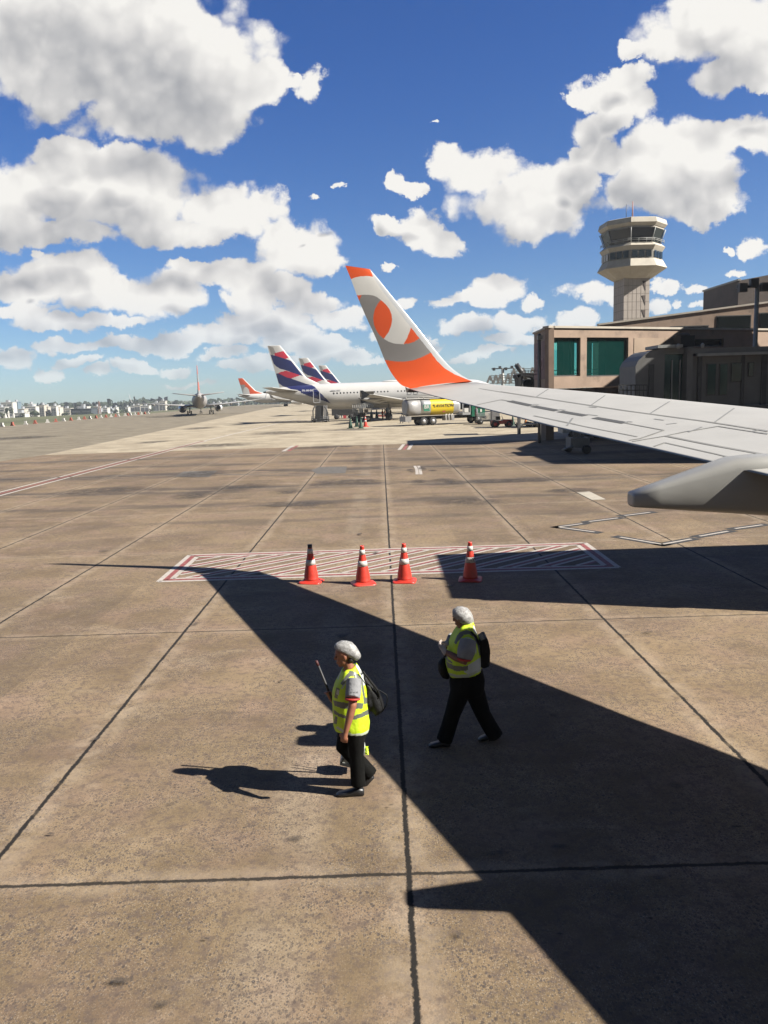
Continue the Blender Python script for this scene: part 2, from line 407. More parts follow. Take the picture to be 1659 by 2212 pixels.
M_wpaint = mat('white_paint', (.42, .375, .325), .7, var=.3, scale=9, dirt=(.8, 9, (.17, .13, .095)))
M_rpaint = mat('red_paint', (.24, .060, .055), .7, var=.3, scale=9, dirt=(.75, 9, (.20, .15, .11)))
M_bpaint = mat('black_paint', (.035, .033, .03), .7, var=.3, scale=9)
M_tire = mat('rubber_stain', (.085, .07, .06), .85, var=.4, scale=3)
M_patch = mat('asphalt_patch', (.10, .088, .075), .9, var=.3, scale=3)
M_bare = mat('bare_patch', (.38, .34, .27), .85, var=.12, scale=3)
ZL = .012
def gline(mb, p, q, wd, z=ZL, mi=0):
    p, q = Vector((p[0], p[1], 0)), Vector((q[0], q[1], 0)); d = (q-p).normalized(); nn = Vector((-d.y, d.x, 0))*wd/2
    mb.add([(a.x, a.y, z) for a in (p-nn, q-nn, q+nn, p+nn)], [(0,1,2,3)], mi)
def gx(x, y): p = G(*UV(x, y)); return (p.x, p.y)

# hatched red and white no-parking box by the cones
X0, X1, Y0, Y1 = -5.38, 5.50, 17.92, 21.10
wh = MB(); rd = MB()
def border(mb, i0, wd, z):
    a = [(X0+i0, Y0+i0), (X1-i0, Y0+i0), (X1-i0, Y1-i0), (X0+i0, Y1-i0)]
    for k in range(4):
        gline(mb, a[k], a[(k+1) % 4], wd, z)
border(wh, .06, .13, ZL); border(rd, .19, .13, ZL+.004); border(wh, .32, .13, ZL)
ins = .40; W_, H_ = X1-X0-2*ins, Y1-Y0-2*ins
def clipline(c):          # lines  y - Y0 = (x - c)*slope, clipped to the inside
    sl = .85; pts = []
    for yy in (0, H_): pts.append((c + yy/sl, yy))
    (xa, ya), (xb, yb) = pts
    if xb <= 0 or xa >= W_: return None
    if xa < 0: ya += (0-xa)*sl; xa = 0
    if xb > W_: yb -= (xb-W_)*sl; xb = W_
    if xb-xa < .25: return None
    return (X0+ins+xa, Y0+ins+ya), (X0+ins+xb, Y0+ins+yb)
c = -2.4
while c < W_:
    for off, mbx, z in ((0, rd, ZL+.004), (-.17, wh, ZL), (.17, wh, ZL)):
        L = clipline(c+off)
        if L: gline(mbx, L[0], L[1], .10, z)
    c += .93
tag(wh.build('painted_hatching', M_wpaint, fix=False), kind='structure')
tag(rd.build('painted_hatching', M_rpaint, fix=False), kind='structure')

# red-white double stand line at left, and its short cousins
wh = MB(); rd = MB(); bk = MB()
a, b = G(*UV(-60, 1083)), G(*UV(440, 953)); 
for off, mbx, z in ((-.36, wh, ZL), (0, rd, ZL+.004), (.36, wh, ZL)):
    gline(mbx, (a.x+off, a.y), (b.x+off, b.y), .17, z)
a, b = G(*UV(440, 953)), G(*UV(640, 905)); gline(wh, (a.x, a.y), (b.x, b.y), .30, ZL)
a, b = G(*UV(612, 975)), G(*UV(633, 963)); gline(wh, (a.x, a.y), (b.x, b.y), .30)
gline(rd, (a.x+.4, a.y), (b.x+.4, b.y), .25)
a, b = G(*UV(862, 972)), G(*UV(872, 960)); gline(wh, (a.x, a.y), (b.x, b.y), .25); gline(rd, (a.x+.35, a.y), (b.x+.35, b.y), .2); gline(wh, (a.x+.7, a.y), (b.x+.7, b.y), .25)
# black-edged white dashes and chevrons on the right
def dash(p, q, wd=.10):
    P, Q = G(*UV(*p)), G(*UV(*q)); d = (Q-P).normalized()
    gline(bk, P-d*.22, Q+d*.22, wd*3.6, ZL); gline(wh, P, Q, wd, ZL+.004)
k7 = lambda x, y: ((2000+x/1.5476)/1.8517, (1450+y/1.5476)/1.8517)
dash(k7(365,1020), k7(510,1000)); dash(k7(368,1022), k7(585,1052)); dash(k7(552,987), k7(730,965)); dash(k7(770,950), k7(930,930))
kb = lambda x, y: ((1500+x/1.0553)/1.8517, (1650+y/1.0553)/1.8517)
dash(kb(1035,528), kb(1210,558)); dash(kb(1215,558), kb(1335,536)); dash(kb(1370,524), kb(1490,503)); dash(kb(1520,492), kb(1635,476))
for P_, Q_ in ((kb(168,226), kb(176,240)), (kb(176,240), kb(178,262)), (kb(184,226), kb(190,240)), (kb(190,240), kb(194,262))): gline(wh, G(*UV(*P_)), G(*UV(*Q_)), .16)
tag(wh.build('painted_line', M_wpaint, fix=False), kind='structure'); tag(rd.build('painted_line', M_rpaint, fix=False), kind='structure')
tag(bk.build('painted_line', M_bpaint, fix=False), kind='structure')
# bare pale slab mark
mb = MB(); q = [G(*UV(*kb(*p))) for p in ((852,338),(905,334),(975,368),(915,370))]
mb.add([(p.x, p.y, ZL) for p in q], [(0,1,2,3)]); tag(mb.build('pale_patch', M_bare, fix=False), kind='structure')
# patches, rubber and oil stains
def blobshape(mb, cx, cy, rx, ry, z, seed):
    rr = random.Random(seed); n = 26; ph = [rr.uniform(0, 6.28) for _ in range(4)]
    ctr = G(*UV(cx, cy)); ex = G(*UV(cx+rx, cy)); ey = G(*UV(cx, cy+ry)); a_, b_ = abs(ex.x-ctr.x), abs(ctr.y-ey.y)
    vs = []
    for i in range(n):
        t = 2*math.pi*i/n; k = 1+.22*math.sin(2*t+ph[0])+.16*math.sin(3*t+ph[1])+.12*math.sin(7*t+ph[2])
        vs.append((ctr.x+a_*k*math.cos(t), ctr.y+b_*k*math.sin(t), z))
    mb.add(vs, [list(range(n))])
def stain_mat(name, col, strength):
    mm = bpy.data.materials.new(name); mm.use_nodes = True; t = NT(mm.node_tree); bs = t.n['Principled BSDF']
    bs.inputs['Base Color'].default_value = c4(col); bs.inputs['Roughness'].default_value = .8
    tc = t.new('ShaderNodeTexCoord').outputs['Generated']
    d = t.vmath('LENGTH', t.vmath('MULTIPLY', t.vmath('SUBTRACT', tc, (.5,.5,.5)), (2,2,0)))
    ob = t.new('ShaderNodeTexCoord').outputs['Object']
    a_ = t.math('MULTIPLY', t.ramp(d, 1.0, .15, 0, strength), t.ramp(t.noise(ob, 1.6, 6, .7), .32, .6, .15, 1))
    t.put(bs.inputs['Alpha'], a_); return mm
M_stain = stain_mat('oil_stain', (.05, .04, .032), .66)
M_spot = stain_mat('drip_spot', (.035, .028, .022), .8)
for i, (cx, cy, rx, ry) in enumerate([(435,1025,62,9),(520,1053,60,10),(420,1070,55,9),(230,1060,90,12),(620,1062,40,8),(888,1017,13,5),(912,1013,14,5),(935,1017,12,3),(905,1040,16,6),(975,1043,24,5),
    (980,1008,22,4),(1035,1008,45,5),(960,1037,30,5),(1150,1037,75,7),(1060,1040,70,6),(330,955,36,3.5),(745,1042,90,9),(660,1090,110,10),(590,912,60,3),(640,911,90,3),(1240,1060,90,6),
    (480,962,90,6),(690,966,110,4),(430,925,40,3),(60,945,90,4),(760,928,70,3),(600,935,90,4),(640,1815,22,9),(275,1705,10,5),(1000,1085,120,10)]):
    mb = MB(); blobshape(mb, cx, cy, rx, ry, ZL+.002+.0009*(i % 20), i); tag(mb.build('ground_stain', M_stain, fix=False), kind='structure')
rr = random.Random(42)
for i in range(46):
    uu, vv = rr.uniform(0, 1600), rr.uniform(1080, 2180); k_ = (vv-850)/900; s_ = rr.choice((3, 4, 5, 7, 11, 16))
    mb = MB(); blobshape(mb, uu, vv, s_*k_*rr.uniform(1, 2.2), s_*k_*.55, ZL+.0225+.0003*i, 900+i); tag(mb.build('ground_stain', M_spot, fix=False), kind='structure')
mb = MB()
for q in (((672,1016),(690,1009),(750,1008),(746,1023),(684,1024)), ((378,1030),(396,1019),(470,1017),(452,1031)), ):
    pts = [G(*UV(*p)) for p in q]; mb.add([(p.x, p.y, ZL) for p in pts], [list(range(len(pts)))])
tag(mb.build('asphalt_patch', M_patch, fix=False), kind='structure')
# tyre-rubber arcs
mb = MB()
def arc(pts, wd):
    P = [G(*UV(*p)) for p in pts]
    for i in range(len(P)-1): gline(mb, P[i], P[i+1], wd, ZL+.0005*i)
arc([(0,1002),(300,992),(560,978),(860,969)], .5)
arc([(480,1025),(580,1027),(800,1026)], .35); arc([(0,1035),(250,1028),(380,1028)], .3)
M_arc = mat('rubber_arc', (.115, .09, .068), .85, var=.3, scale=2)
tag(mb.build('tyre_mark', M_arc, fix=False), kind='structure')
# ------------------------------------------------------------------ our aircraft: wing, winglet, fairings, fuselage, engine
M_wing = mat('wing_grey_paint', (.395, .38, .345), .5, var=.06, scale=1.5, dirt=(.45, 1.1, (.25, .235, .21)))
M_leg = mat('bare_leading_edge', (.58, .58, .57), .3, metal=.25, var=.03)
M_orange = mat('orange_paint', (.62, .085, .018), .38, var=.03, coat=.3)
M_wwhite = mat('winglet_white_paint', (.56, .54, .50), .38, var=.03, coat=.3)
M_wgrey = mat('winglet_grey_paint', (.21, .195, .18), .42, var=.03, coat=.3)
M_seamth = mat('thin_panel_gap', (.20, .195, .18), .8, var=.1)
M_seam = mat('panel_gap', (.06, .06, .058), .8, var=.1)
M_seamlt = mat('panel_line', (.2, .2, .195), .8, var=.1)
M_fair = mat('fairing_grey_paint', (.31, .30, .27), .45, var=.05, scale=2, coat=.2)
M_white = mat('fuselage_white_paint', (.56, .545, .52), .32, var=.04, scale=.8, coat=.3)
M_dark = mat('dark_glass', (.02, .022, .025), .15, var=0)
M_rubber = mat('tyre_rubber', (.022, .021, .02), .8, var=.2)
M_steel = mat('steel', (.35, .35, .34), .35, metal=.8, var=.1)
M_dsteel = mat('dark_steel', (.06, .06, .06), .5, metal=.4, var=.2)

plane0 = thing('airliner', (8, -2.3, 0), 'near airliner whose long grey wing ends in the big orange and white winglet', 'airliner')
# airfoil sections: (LE, TE) pairs from root to tip; upper surface almost flat, belly below
def section(LE, TE, thick, nrm, n=10, up=.016):
    LE, TE = Vector(LE), Vector(TE); c = (LE-TE).length; top = []; bot = []
    for i in range(n+1):
        x = (1-math.cos(math.pi*i/n))/2          # 0 at LE, 1 at TE
        yt = 5*thick*(.2969*math.sqrt(x)-.126*x-.3516*x*x+.2843*x**3-.1015*x**4)
        p = LE.lerp(TE, x)
        top.append(p + nrm*c*(yt*.22 + up*math.sin(math.pi*x)*.3)); bot.append(p - nrm*c*yt*1.3)
    return top + bot[1:-1][::-1]
sec = []
WL = [((11.2,1.5,2.88),(5.6,1.5,2.87)), ((10.6,2.5,2.97),(5.3,2.5,2.93)), ((9.2,5.0,3.2),(4.5,5.0,3.1)), ((7.75,7.51,3.44),(3.7,7.51,3.30)), ((7.3,8.2,3.5),(3.5,8.2,3.36)),
      ((5.53,11.32,3.81),(2.42,11.32,3.66)), ((4.17,13.75,4.05),(1.62,13.9,3.93)), ((3.34,15.17,4.18),(1.15,15.4,4.08)), ((2.5,16.6,4.29),(.78,16.6,4.21)), ((2.12,17.2,4.37),(.60,17.12,4.28))]
for (L, T) in WL: sec.append(section(L, T, .11, Vector((0,0,1))))
wing = MB().rings(sec, 0, True, True).build('wing', M_wing, plane0)
# winglet: measured outline; the pair (trailing, leading) per station with its depth
k6 = crop(1300, 1000, 2.37)
ST = [((192,147),(425,182),17.95),((245,275),(505,275),17.9),((305,435),(605,400),17.85),((385,625),(720,540),17.8),((480,830),(860,712),17.74),((565,1040),(1010,905),17.68),((620,1150),(1110,1025),17.6),
      ((680,1235),(1200,1118),17.48),((735,1285),(1290,1185),17.34),((830,1318),(1400,1245),17.15)]
POL_O = [[(100,60),(600,60),(490,275),(455,254),(445,252),(400,248),(340,250),(290,260),(243,277),(180,300)],
         [(250,430),(347,427),(322,485),(250,485)],
         [(530,475),(575,515),(610,560),(630,610),(636,660),(628,715),(605,775),(558,842),(520,810),(485,760),(462,700),(457,640),(470,570),(500,510)],
         [(815,733),(850,780),(895,838),(850,866),(800,885),(745,892),(775,840),(800,780)],
         [(450,1043),(570,1043),(680,1058),(760,1058),(840,1045),(920,1015),(1003,973),(1060,1050),(1130,1120),(1230,1185),(1330,1225),(1400,1250),(1300,1262),(1150,1270),(1000,1285),(900,1300),(830,1318),(760,1345),(600,1345)]]
POL_G = [(200,432),(300,430),(345,427),(400,424),(450,430),(490,445),(530,475),(500,510),(470,570),(457,640),(462,700),(485,760),(520,810),(558,842),(600,868),(660,888),(740,893),(800,885),(850,866),(895,838),
         (1003,973),(920,1015),(840,1045),(760,1058),(680,1058),(570,1043),(400,1043)]
STRIP = [(415,150),(455,250),(545,390),(640,510),(740,640),(815,735),(895,838),(1003,973),(1070,1060),(1140,1130),(1230,1185),(1330,1225),(1500,1260),(1700,1250),(1700,100)]
def wl_col(x, y):
    if inpoly(x, y, STRIP): return 0
    for P in POL_O[:2]:
        if inpoly(x, y, P): return 2
    if inpoly(x, y, POL_O[2]) or inpoly(x, y, POL_O[3]) or inpoly(x, y, POL_O[4]): return 2
    if inpoly(x, y, POL_G): return 3
    if y > 1200: return 4
    return 1
def catmull(P, t):                        # P list of tuples, t in [0, len-1]
    i = min(int(t), len(P)-2); f = t-i; g = lambda k: P[max(0, min(len(P)-1, k))]
    p0, p1, p2, p3 = g(i-1), g(i), g(i+1), g(i+2)
    return tuple(.5*((2*b)+(-a+c)*f+(2*a-5*b+4*c-d)*f*f+(-a+3*b-3*c+d)*f**3) for a, b, c, d in zip(p0, p1, p2, p3))
flat = [(a[0][0], a[0][1], a[1][0], a[1][1], a[2]) for a in ST]
NS, NC = 300, 150
mb = MB(); idx = {}
def wl_pt(i, j, side):
    s = (len(ST)-1)*i/NS; tx, ty, lx, ly, Y = catmull(flat, s); x = j/NC
    cx_, cy_ = tx+(lx-tx)*x, ty+(ly-ty)*x
    if i < 22:                                # rounded top corner
        cy_ += 0
    ch = .12*(1 - .25*s/9)
    xx = 1-x; yt = 5*ch*(.2969*math.sqrt(max(xx,0))-.126*xx-.3516*xx*xx+.2843*xx**3-.1036*xx**4)
    c_ = math.hypot(lx-tx, ly-ty)/2.37/3148*17.7
    p = A(*k6(cx_, cy_), Y)
    blend = max(0, min(1, (s-6.3)/2.7))
    nrm = Vector((0, -1, 0)).lerp(Vector((0, -.15, 1)), blend).normalized()
    return p + nrm*(yt*c_*(.55 if side == 0 else -.55)*(1-.5*blend)), (cx_, cy_)
V = []; C2 = []
for side in (0, 1):
    for i in range(NS+1):
        for j in range(NC+1):
            p, c2 = wl_pt(i, j, side); V.append(p); C2.append(c2)
fs = []; ms = []
W1_ = NC+1; off = (NS+1)*W1_
for side in (0, 1):
    for i in range(NS):
        for j in range(NC):
            q = [side*off+i*W1_+j, side*off+i*W1_+j+1, side*off+(i+1)*W1_+j+1, side*off+(i+1)*W1_+j]
            cx_ = sum(C2[k][0] for k in q)/4; cy_ = sum(C2[k][1] for k in q)/4
            fs.append(q if side == 0 else q[::-1]); ms.append(wl_col(cx_, cy_))
for j in range(NC):                           # tip cap
    fs.append([j, j+1, off+j+1, off+j]); ms.append(2 if j < NC*.85 else 0)
mb.add(V, fs, 0, True); mb.m = ms
wlet = mb.build('winglet', [M_leg, M_wwhite, M_orange, M_wgrey, M_wing], plane0, fix=False)
# dark notch at the aft foot of the winglet
k3 = crop(1500, 1400, 2.074)
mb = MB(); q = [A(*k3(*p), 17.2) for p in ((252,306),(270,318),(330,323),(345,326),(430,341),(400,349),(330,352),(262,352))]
mb.prism(q, (0, .18, 0)); mb.build('winglet_root_fairing', mat('dark_fitting', (.14, .12, .11), .6), plane0)
# panel gaps laid on the skin where they are seen
bvh = BVHTree.FromObject(wing, bpy.context.evaluated_depsgraph_get()) if False else BVHTree.FromPolygons([wing.matrix_world @ v.co for v in wing.data.vertices], [list(p.vertices) for p in wing.data.polygons])
def on_wing(u, v):
    d = ray(u, v).normalized(); h = bvh.ray_cast(O, d)
    return (h[0], h[1]) if h[0] else (None, None)
def skin_line(kind, pts, wd, lift=.004, step=14):
    mb = MB()
    P = []
    for a, b in zip(pts[:-1], pts[1:]):
        n_ = max(1, int(math.hypot(b[0]-a[0], b[1]-a[1])/step))
        for i in range(n_): P.append((a[0]+(b[0]-a[0])*i/n_, a[1]+(b[1]-a[1])*i/n_))
    P.append(pts[-1]); H = []
    for p in P:
        h, nn = on_wing(*p)
        if h is not None and nn.z > .2: H.append((h+Vector((0,0,lift)), nn))
    for (a, na), (b, nb) in zip(H[:-1], H[1:]):
        if (b-a).length > 2.5: continue
        d = (b-a).normalized(); sd_ = na.cross(d).normalized()*wd/2
        mb.add([a-sd_, b-sd_, b+sd_, a+sd_], [(0,1,2,3)])
    if mb.v: mb.build(*kind, plane0, fix=False)
k7f = crop(2000, 1450, 1.5476)
thin, thick, light = ('panel_gap', M_seamth), ('spoiler_gap', M_seam), ('panel_line', M_seamlt)
for pts in ([(0,180),(400,242),(800,302),(1250,362),(1659,425)], [(1025,455),(1300,510),(1659,575)]): skin_line(thin, [k7f(*p) for p in pts], .05)
for pts in ([(210,330),(540,400),(850,460)], [(955,520),(1020,497),(1330,566),(1659,645)], [(820,490),(1025,455),(1150,428),(1240,415),(1350,395),(1560,428),(1659,440)],
            [(775,375),(1015,420),(865,472),(800,482)], [(0,232),(60,238)]): skin_line(thin, [k7f(*p) for p in pts], .03)
skin_line(thin, [k3(*p) for p in ((865,320),(1000,342),(1200,372),(1320,392))], .035)
skin_line(thin, [k3(*p) for p in ((850,455),(1045,413),(1120,425))], .045)
skin_line(thin, [k3(*p) for p in ((1320,547),(1500,583),(1659,615))], .03)
for a, b in (((60,239),(195,268)),((205,271),(355,299)),((370,303),(530,330)),((585,343),(775,375))): skin_line(thick, [k7f(*a), k7f(*b)], .12)
for pts in ([(985,520),(955,350)],):
    pass
for pts in ([(195,268),(205,262),(240,262)],[(355,299),(370,292),(405,296)],[(530,330),(540,322),(605,330)],[(775,375),(790,366),(820,369)],[(1030,383),(1095,376)],[(955,350),(1015,358)],[(550,275),(600,280)],
            [(650,205),(560,268)],[(1050,242),(930,316)],[(1450,284),(1330,370)],[(300,165),(225,213)],[(1250,400),(1170,430)],[(450,345),(415,392)],[(1565,425),(1600,418),(1659,428)],[(1575,432),(1659,444)]): skin_line(light, [k7f(*p) for p in pts], .03)
# flap-track fairings (canoes): long rounded bodies under the trailing edge
def fairing(tip, x_end, Yc, zt, zb, wd, parent):
    mb = MB(); rs = []; n = 20
    for i in range(15):
        t = i/14; x = tip.x + (x_end-tip.x)*t
        top = zt(t); bot = zb(t); h = (top-bot)/2; wv = wd(t)/2; ring = []
        for j in range(n):
            a = 2*math.pi*j/n; e = .45; cx_ = math.copysign(abs(math.cos(a))**e, math.cos(a)); cz_ = math.copysign(abs(math.sin(a))**e, math.sin(a))
            ring.append(Vector((x, Yc+wv*cx_, (top+bot)/2+h*cz_)))
        rs.append(ring)
    nose = [p.lerp(sum(rs[0], Vector())/n, .35)+Vector((-.015,0,0)) for p in rs[0]]
    mb.rings([nose]+rs, 0, True, True); return mb.build('flap_track_fairing', M_fair, parent)
ftop = A(*k7f(800, 815), 7.9); fbot = A(*k7f(800, 905), 7.9); fr = A(3072, 1450+955/1.5476, 7.9); ft2 = A(*k7f(1480, 668), 7.9)

fjn = A(*k7f(1335, 628), 7.9)
def zt(t):  return ftop.z + (fjn.z-ftop.z)*min(1.25, t*3.6/(fjn.x-ftop.x))
def zb(t):
    x = ftop.x + 3.6*t; k = (fr.z-fbot.z)/(fr.x-fbot.x); return fbot.z + k*(x-fbot.x) if t < .75 else fbot.z + k*2.7 + (t-.75)*1.6
fairing(ftop+Vector((.07,0,0)), ftop.x+3.6, 8.05, zt, zb, lambda t: .26+.30*min(1, t/.45), plane0)
zz = lambda t: 2.80+(3.12-2.80)*min(1, t/.42)
zq = lambda t: 2.62-.25*min(1, t/.6)+(.6*(t-.75) if t > .75 else 0)
fairing(Vector((3.42,5.05,2.8)), 7.4, 5.05, zz, zq, lambda t: .22+.36*min(1, t/.45), plane0)
# engine under the wing, fuselage, fin, stabilisers (mostly outside the frame)
mb = MB(); mb.lathe([(.55,-2.0),(.80,-1.4),(1.0,-.4),(1.06,.6),(1.03,1.3),(.92,1.6),(.80,1.5),(.78,.9)], 24, (12.4,3.1,1.75), 'X', cap=False)
mb.build('engine', M_wwhite, plane0)
mb = MB(); mb.lathe([(.05,.1),(.78,0)], 24, (13.3,3.1,1.75), 'X', 0); mb.build('engine_fan', M_dsteel, plane0)
mb = MB(); mb.bx(9.3, 2.95, 2.5, 13.0, 3.25, 3.0); mb.build('pylon', M_wing, plane0)
mb = MB(); rs = []
for x, r, z in ((-19.5,.25,4.6),(-18,.6,4.5),(-14,1.2,4.2),(-9,1.75,3.75),(-5,1.88,3.55),(0,1.88,3.55),(14,1.88,3.55),(17,1.7,3.45),(19,1.3,3.2),(20.3,.7,3.0),(20.8,.2,2.9)):
    rs.append([Vector((x, -2.45+r*math.cos(2*math.pi*j/32), z+r*1.05*math.sin(2*math.pi*j/32))) for j in range(32)])
mb.rings(rs, 0, True, True).build('fuselage', M_white, plane0)
wr = [section(L, T, .11, Vector((0,0,1))) for (L, T) in (((12.2,-1.6,2.7),(5.9,-1.6,2.72)), ((11.2,1.5,2.87),(5.6,1.5,2.86)))]
MB().rings(wr, 0, True, True).build('wing_root', M_wing, plane0)
mb = MB(); mb.prism([(-19.2,-2.5,5.0),(-13.2,-2.5,5.4),(-18.2,-2.5,12.2),(-20.6,-2.5,12.2)], (0,.15,0)); mb.build('tail_fin', M_orange, plane0)
mb = MB(); mb.lathe([(.32,-.2),(.55,-.17),(.55,.17),(.32,.2)], 20, (9.2,.6,.55), 'Y'); mb.lathe([(.32,-.2),(.55,-.17),(.55,.17),(.32,.2)], 20, (9.2,.05,.55), 'Y'); mb.build('main_wheel', M_rubber, plane0)
mb = MB(); mb.tube([(9.2,.3,.5),(9.2,.3,2.8)], .12, 10); mb.build('landing_gear_strut', M_steel, plane0)
# ------------------------------------------------------------------ terminal, control tower, passenger bridges
M_term = mat('weathered_concrete_render', (.30, .212, .152), .85, var=.16, scale=.6, dirt=(.8, .8, (.085, .062, .046)), bump=.15, bscale=8)
M_term2 = mat('lighter_concrete_panel', (.32, .235, .165), .85, var=.14, scale=.7, dirt=(.3, 1.1, (.24, .18, .14)))
M_cap = mat('pale_coping', (.42, .37, .30), .7, var=.15, scale=1)
M_tow = mat('tower_tiles', (.37, .32, .275), .75, var=.08, scale=1.5)
M_towc = mat('tower_cream_concrete', (.43, .385, .31), .75, var=.12, scale=.8, dirt=(.3, .7, (.34, .29, .22)))
M_wframe = mat('dark_window_frame', (.06, .055, .05), .5, var=.1)
M_bridge = mat('bridge_grey_panel', (.15, .145, .135), .6, var=.12, scale=1.2, dirt=(.4, 1.5, (.09, .09, .09)))
M_bridgelt = mat('bridge_pale_trim', (.30, .30, .28), .5, var=.12, scale=2)
M_black = mat('black_fabric_hood', (.018, .018, .019), .8, var=.3, scale=2)
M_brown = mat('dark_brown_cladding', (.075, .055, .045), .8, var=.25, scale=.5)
def tinted(name, col, gl):
    mm = bpy.data.materials.new(name); mm.use_nodes = True; t = NT(mm.node_tree); t.n.clear()
    tr = t.new('ShaderNodeBsdfTransparent'); tr.inputs[0].default_value = c4(col)
    g = t.new('ShaderNodeBsdfGlossy'); g.inputs[0].default_value = (.7,.9,.86,1); g.inputs[1].default_value = .06
    mx_ = t.new('ShaderNodeMixShader'); mx_.inputs[0].default_value = gl
    t.l.new(tr.outputs[0], mx_.inputs[1]); t.l.new(g.outputs[0], mx_.inputs[2])
    o_ = t.new('ShaderNodeOutputMaterial'); t.l.new(mx_.outputs[0], o_.inputs[0]); return mm
M_teal = tinted('teal_glass', (.48, .84, .78), .06)
_t = NT(M_teal.node_tree); _d = _t.new('ShaderNodeBsdfDiffuse'); _d.inputs[0].default_value = (.04, .36, .31, 1); _x = _t.new('ShaderNodeMixShader'); _x.inputs[0].default_value = .05
_o = [q for q in _t.n if q.type == 'OUTPUT_MATERIAL'][0]; _pv = _o.inputs[0].links[0].from_socket; _t.l.new(_pv, _x.inputs[1]); _t.l.new(_d.outputs[0], _x.inputs[2]); _t.l.new(_x.outputs[0], _o.inputs[0])
M_teald = mat('dark_teal_glass', (.012, .05, .042), .12, var=.3, scale=.5)
M_black_glass = mat('black_glass', (.008, .012, .012), .12, var=0)

def on_plane(u, v, p0, p1):                 # pixel on the vertical plane through p0-p1 -> (s along wall, z)
    d = ray(u, v); a = Vector((p0[0], p0[1], 0)); b = Vector((p1[0], p1[1], 0)); t = (b-a).normalized(); n = Vector((-t.y, t.x, 0))
    k = (a-O).dot(n)/d.dot(n); p = O+d*k; return (p-a).dot(t), p.z
def wall(name, p0, p1, z0, z1, th, holes, material, parent, ztop1=None):
    a = Vector((p0[0], p0[1], 0)); b = Vector((p1[0], p1[1], 0)); L = (b-a).length; t = (b-a)/L; n = Vector((-t.y, t.x, 0))
    mb = MB()
    def blk(s0, s1, q0, q1a, q1b=None):
        q1b = q1a if q1b is None else q1b
        if s1-s0 < .01 or q1a-q0 < .01: return
        P = [a+t*s0, a+t*s1, a+t*s1+n*th, a+t*s0+n*th]
        mb.add([(p.x,p.y,q0) for p in P]+[(P[0].x,P[0].y,q1a),(P[1].x,P[1].y,q1b),(P[2].x,P[2].y,q1b),(P[3].x,P[3].y,q1a)], [(3,2,1,0),(4,5,6,7),(0,1,5,4),(1,2,6,5),(2,3,7,6),(3,0,4,7)])
    top = lambda s: z1 + ((ztop1-z1)*s/L if ztop1 else 0)
    s = 0
    for (h0, h1, q0, q1) in sorted(holes):
        blk(s, h0, z0, top(s), top(h0)); blk(h0, h1, z0, q0); blk(h0, h1, q1, top(h0), top(h1)); s = h1
    blk(s, L, z0, top(s), top(L))
    o = mb.build(name, material, parent); return o, a, t, n
def window(a, t, n, h, th, parent, glass, mull=0, fr=.10, depth=.25, frame_mat=None):
    h0, h1, q0, q1 = h; mb = MB(); M = Matrix(((t.x, n.x, 0, a.x),(t.y, n.y, 0, a.y),(0,0,1,0),(0,0,0,1)))
    for (x0, x1, z0, z1) in ((h0,h1,q0,q0+fr),(h0,h1,q1-fr,q1),(h0,h0+fr,q0+fr,q1-fr),(h1-fr,h1,q0+fr,q1-fr)): mb.bx(x0, depth-.05, z0, x1, depth+.05, z1, 0, M)
    for k in range(mull):
        x = h0+(h1-h0)*(k+1)/(mull+1); mb.bx(x-fr*.3, depth-.04, q0+fr, x+fr*.3, depth+.04, q1-fr, 0, M)
    f = mb.build('window', frame_mat or M_wframe, parent)
    g = MB().add([M @ Vector(p) for p in ((h0+fr,depth,q0+fr),(h1-fr,depth,q0+fr),(h1-fr,depth,q1-fr),(h0+fr,depth,q1-fr))], [(0,1,2,3)]).build('pane', glass, f, fix=False)
    return f
k4 = crop(2050, 1050, 1.623)
pier = thing('terminal_building', (12.6, 60, 0), 'brown concrete terminal pier with big teal windows raised over the apron at right', 'terminal building')
C1 = A(*k4(235,425), 60); C0 = A(*k4(140,465), 66.4); ZR = C1.z
C2 = Vector((C1.x+(A(*k4(1659,440),70.7).x-C1.x)*2.2, 60+10.7*2.2, 0)); ZF = 4.15

p1, p2, p0 = (C1.x, C1.y), (C2.x, C2.y), (C0.x, C0.y)
def hole(kx0, ky0, kx1, ky1, P, Q, kk=k4):
    s0, zt = on_plane(*kk(kx0, ky0), P, Q); s1, _ = on_plane(*kk(kx1, ky0), P, Q); _, zb = on_plane(*kk(kx0, ky1), P, Q); return (s0, s1, zb, zt)
H = [hole(270,487,442,741,p1,p2), hole(483,486,753,742,p1,p2)]
H3 = hole(1185,494,1372,545,p1,p2)
o, a, t, n = wall('front_wall', p1, p2, ZF, ZR, .45, H+[H3], M_term, pier)
for h in H: window(a, t, n, h, .45, pier, M_teal)
window(a, t, n, H3, .45, pier, M_black_glass)
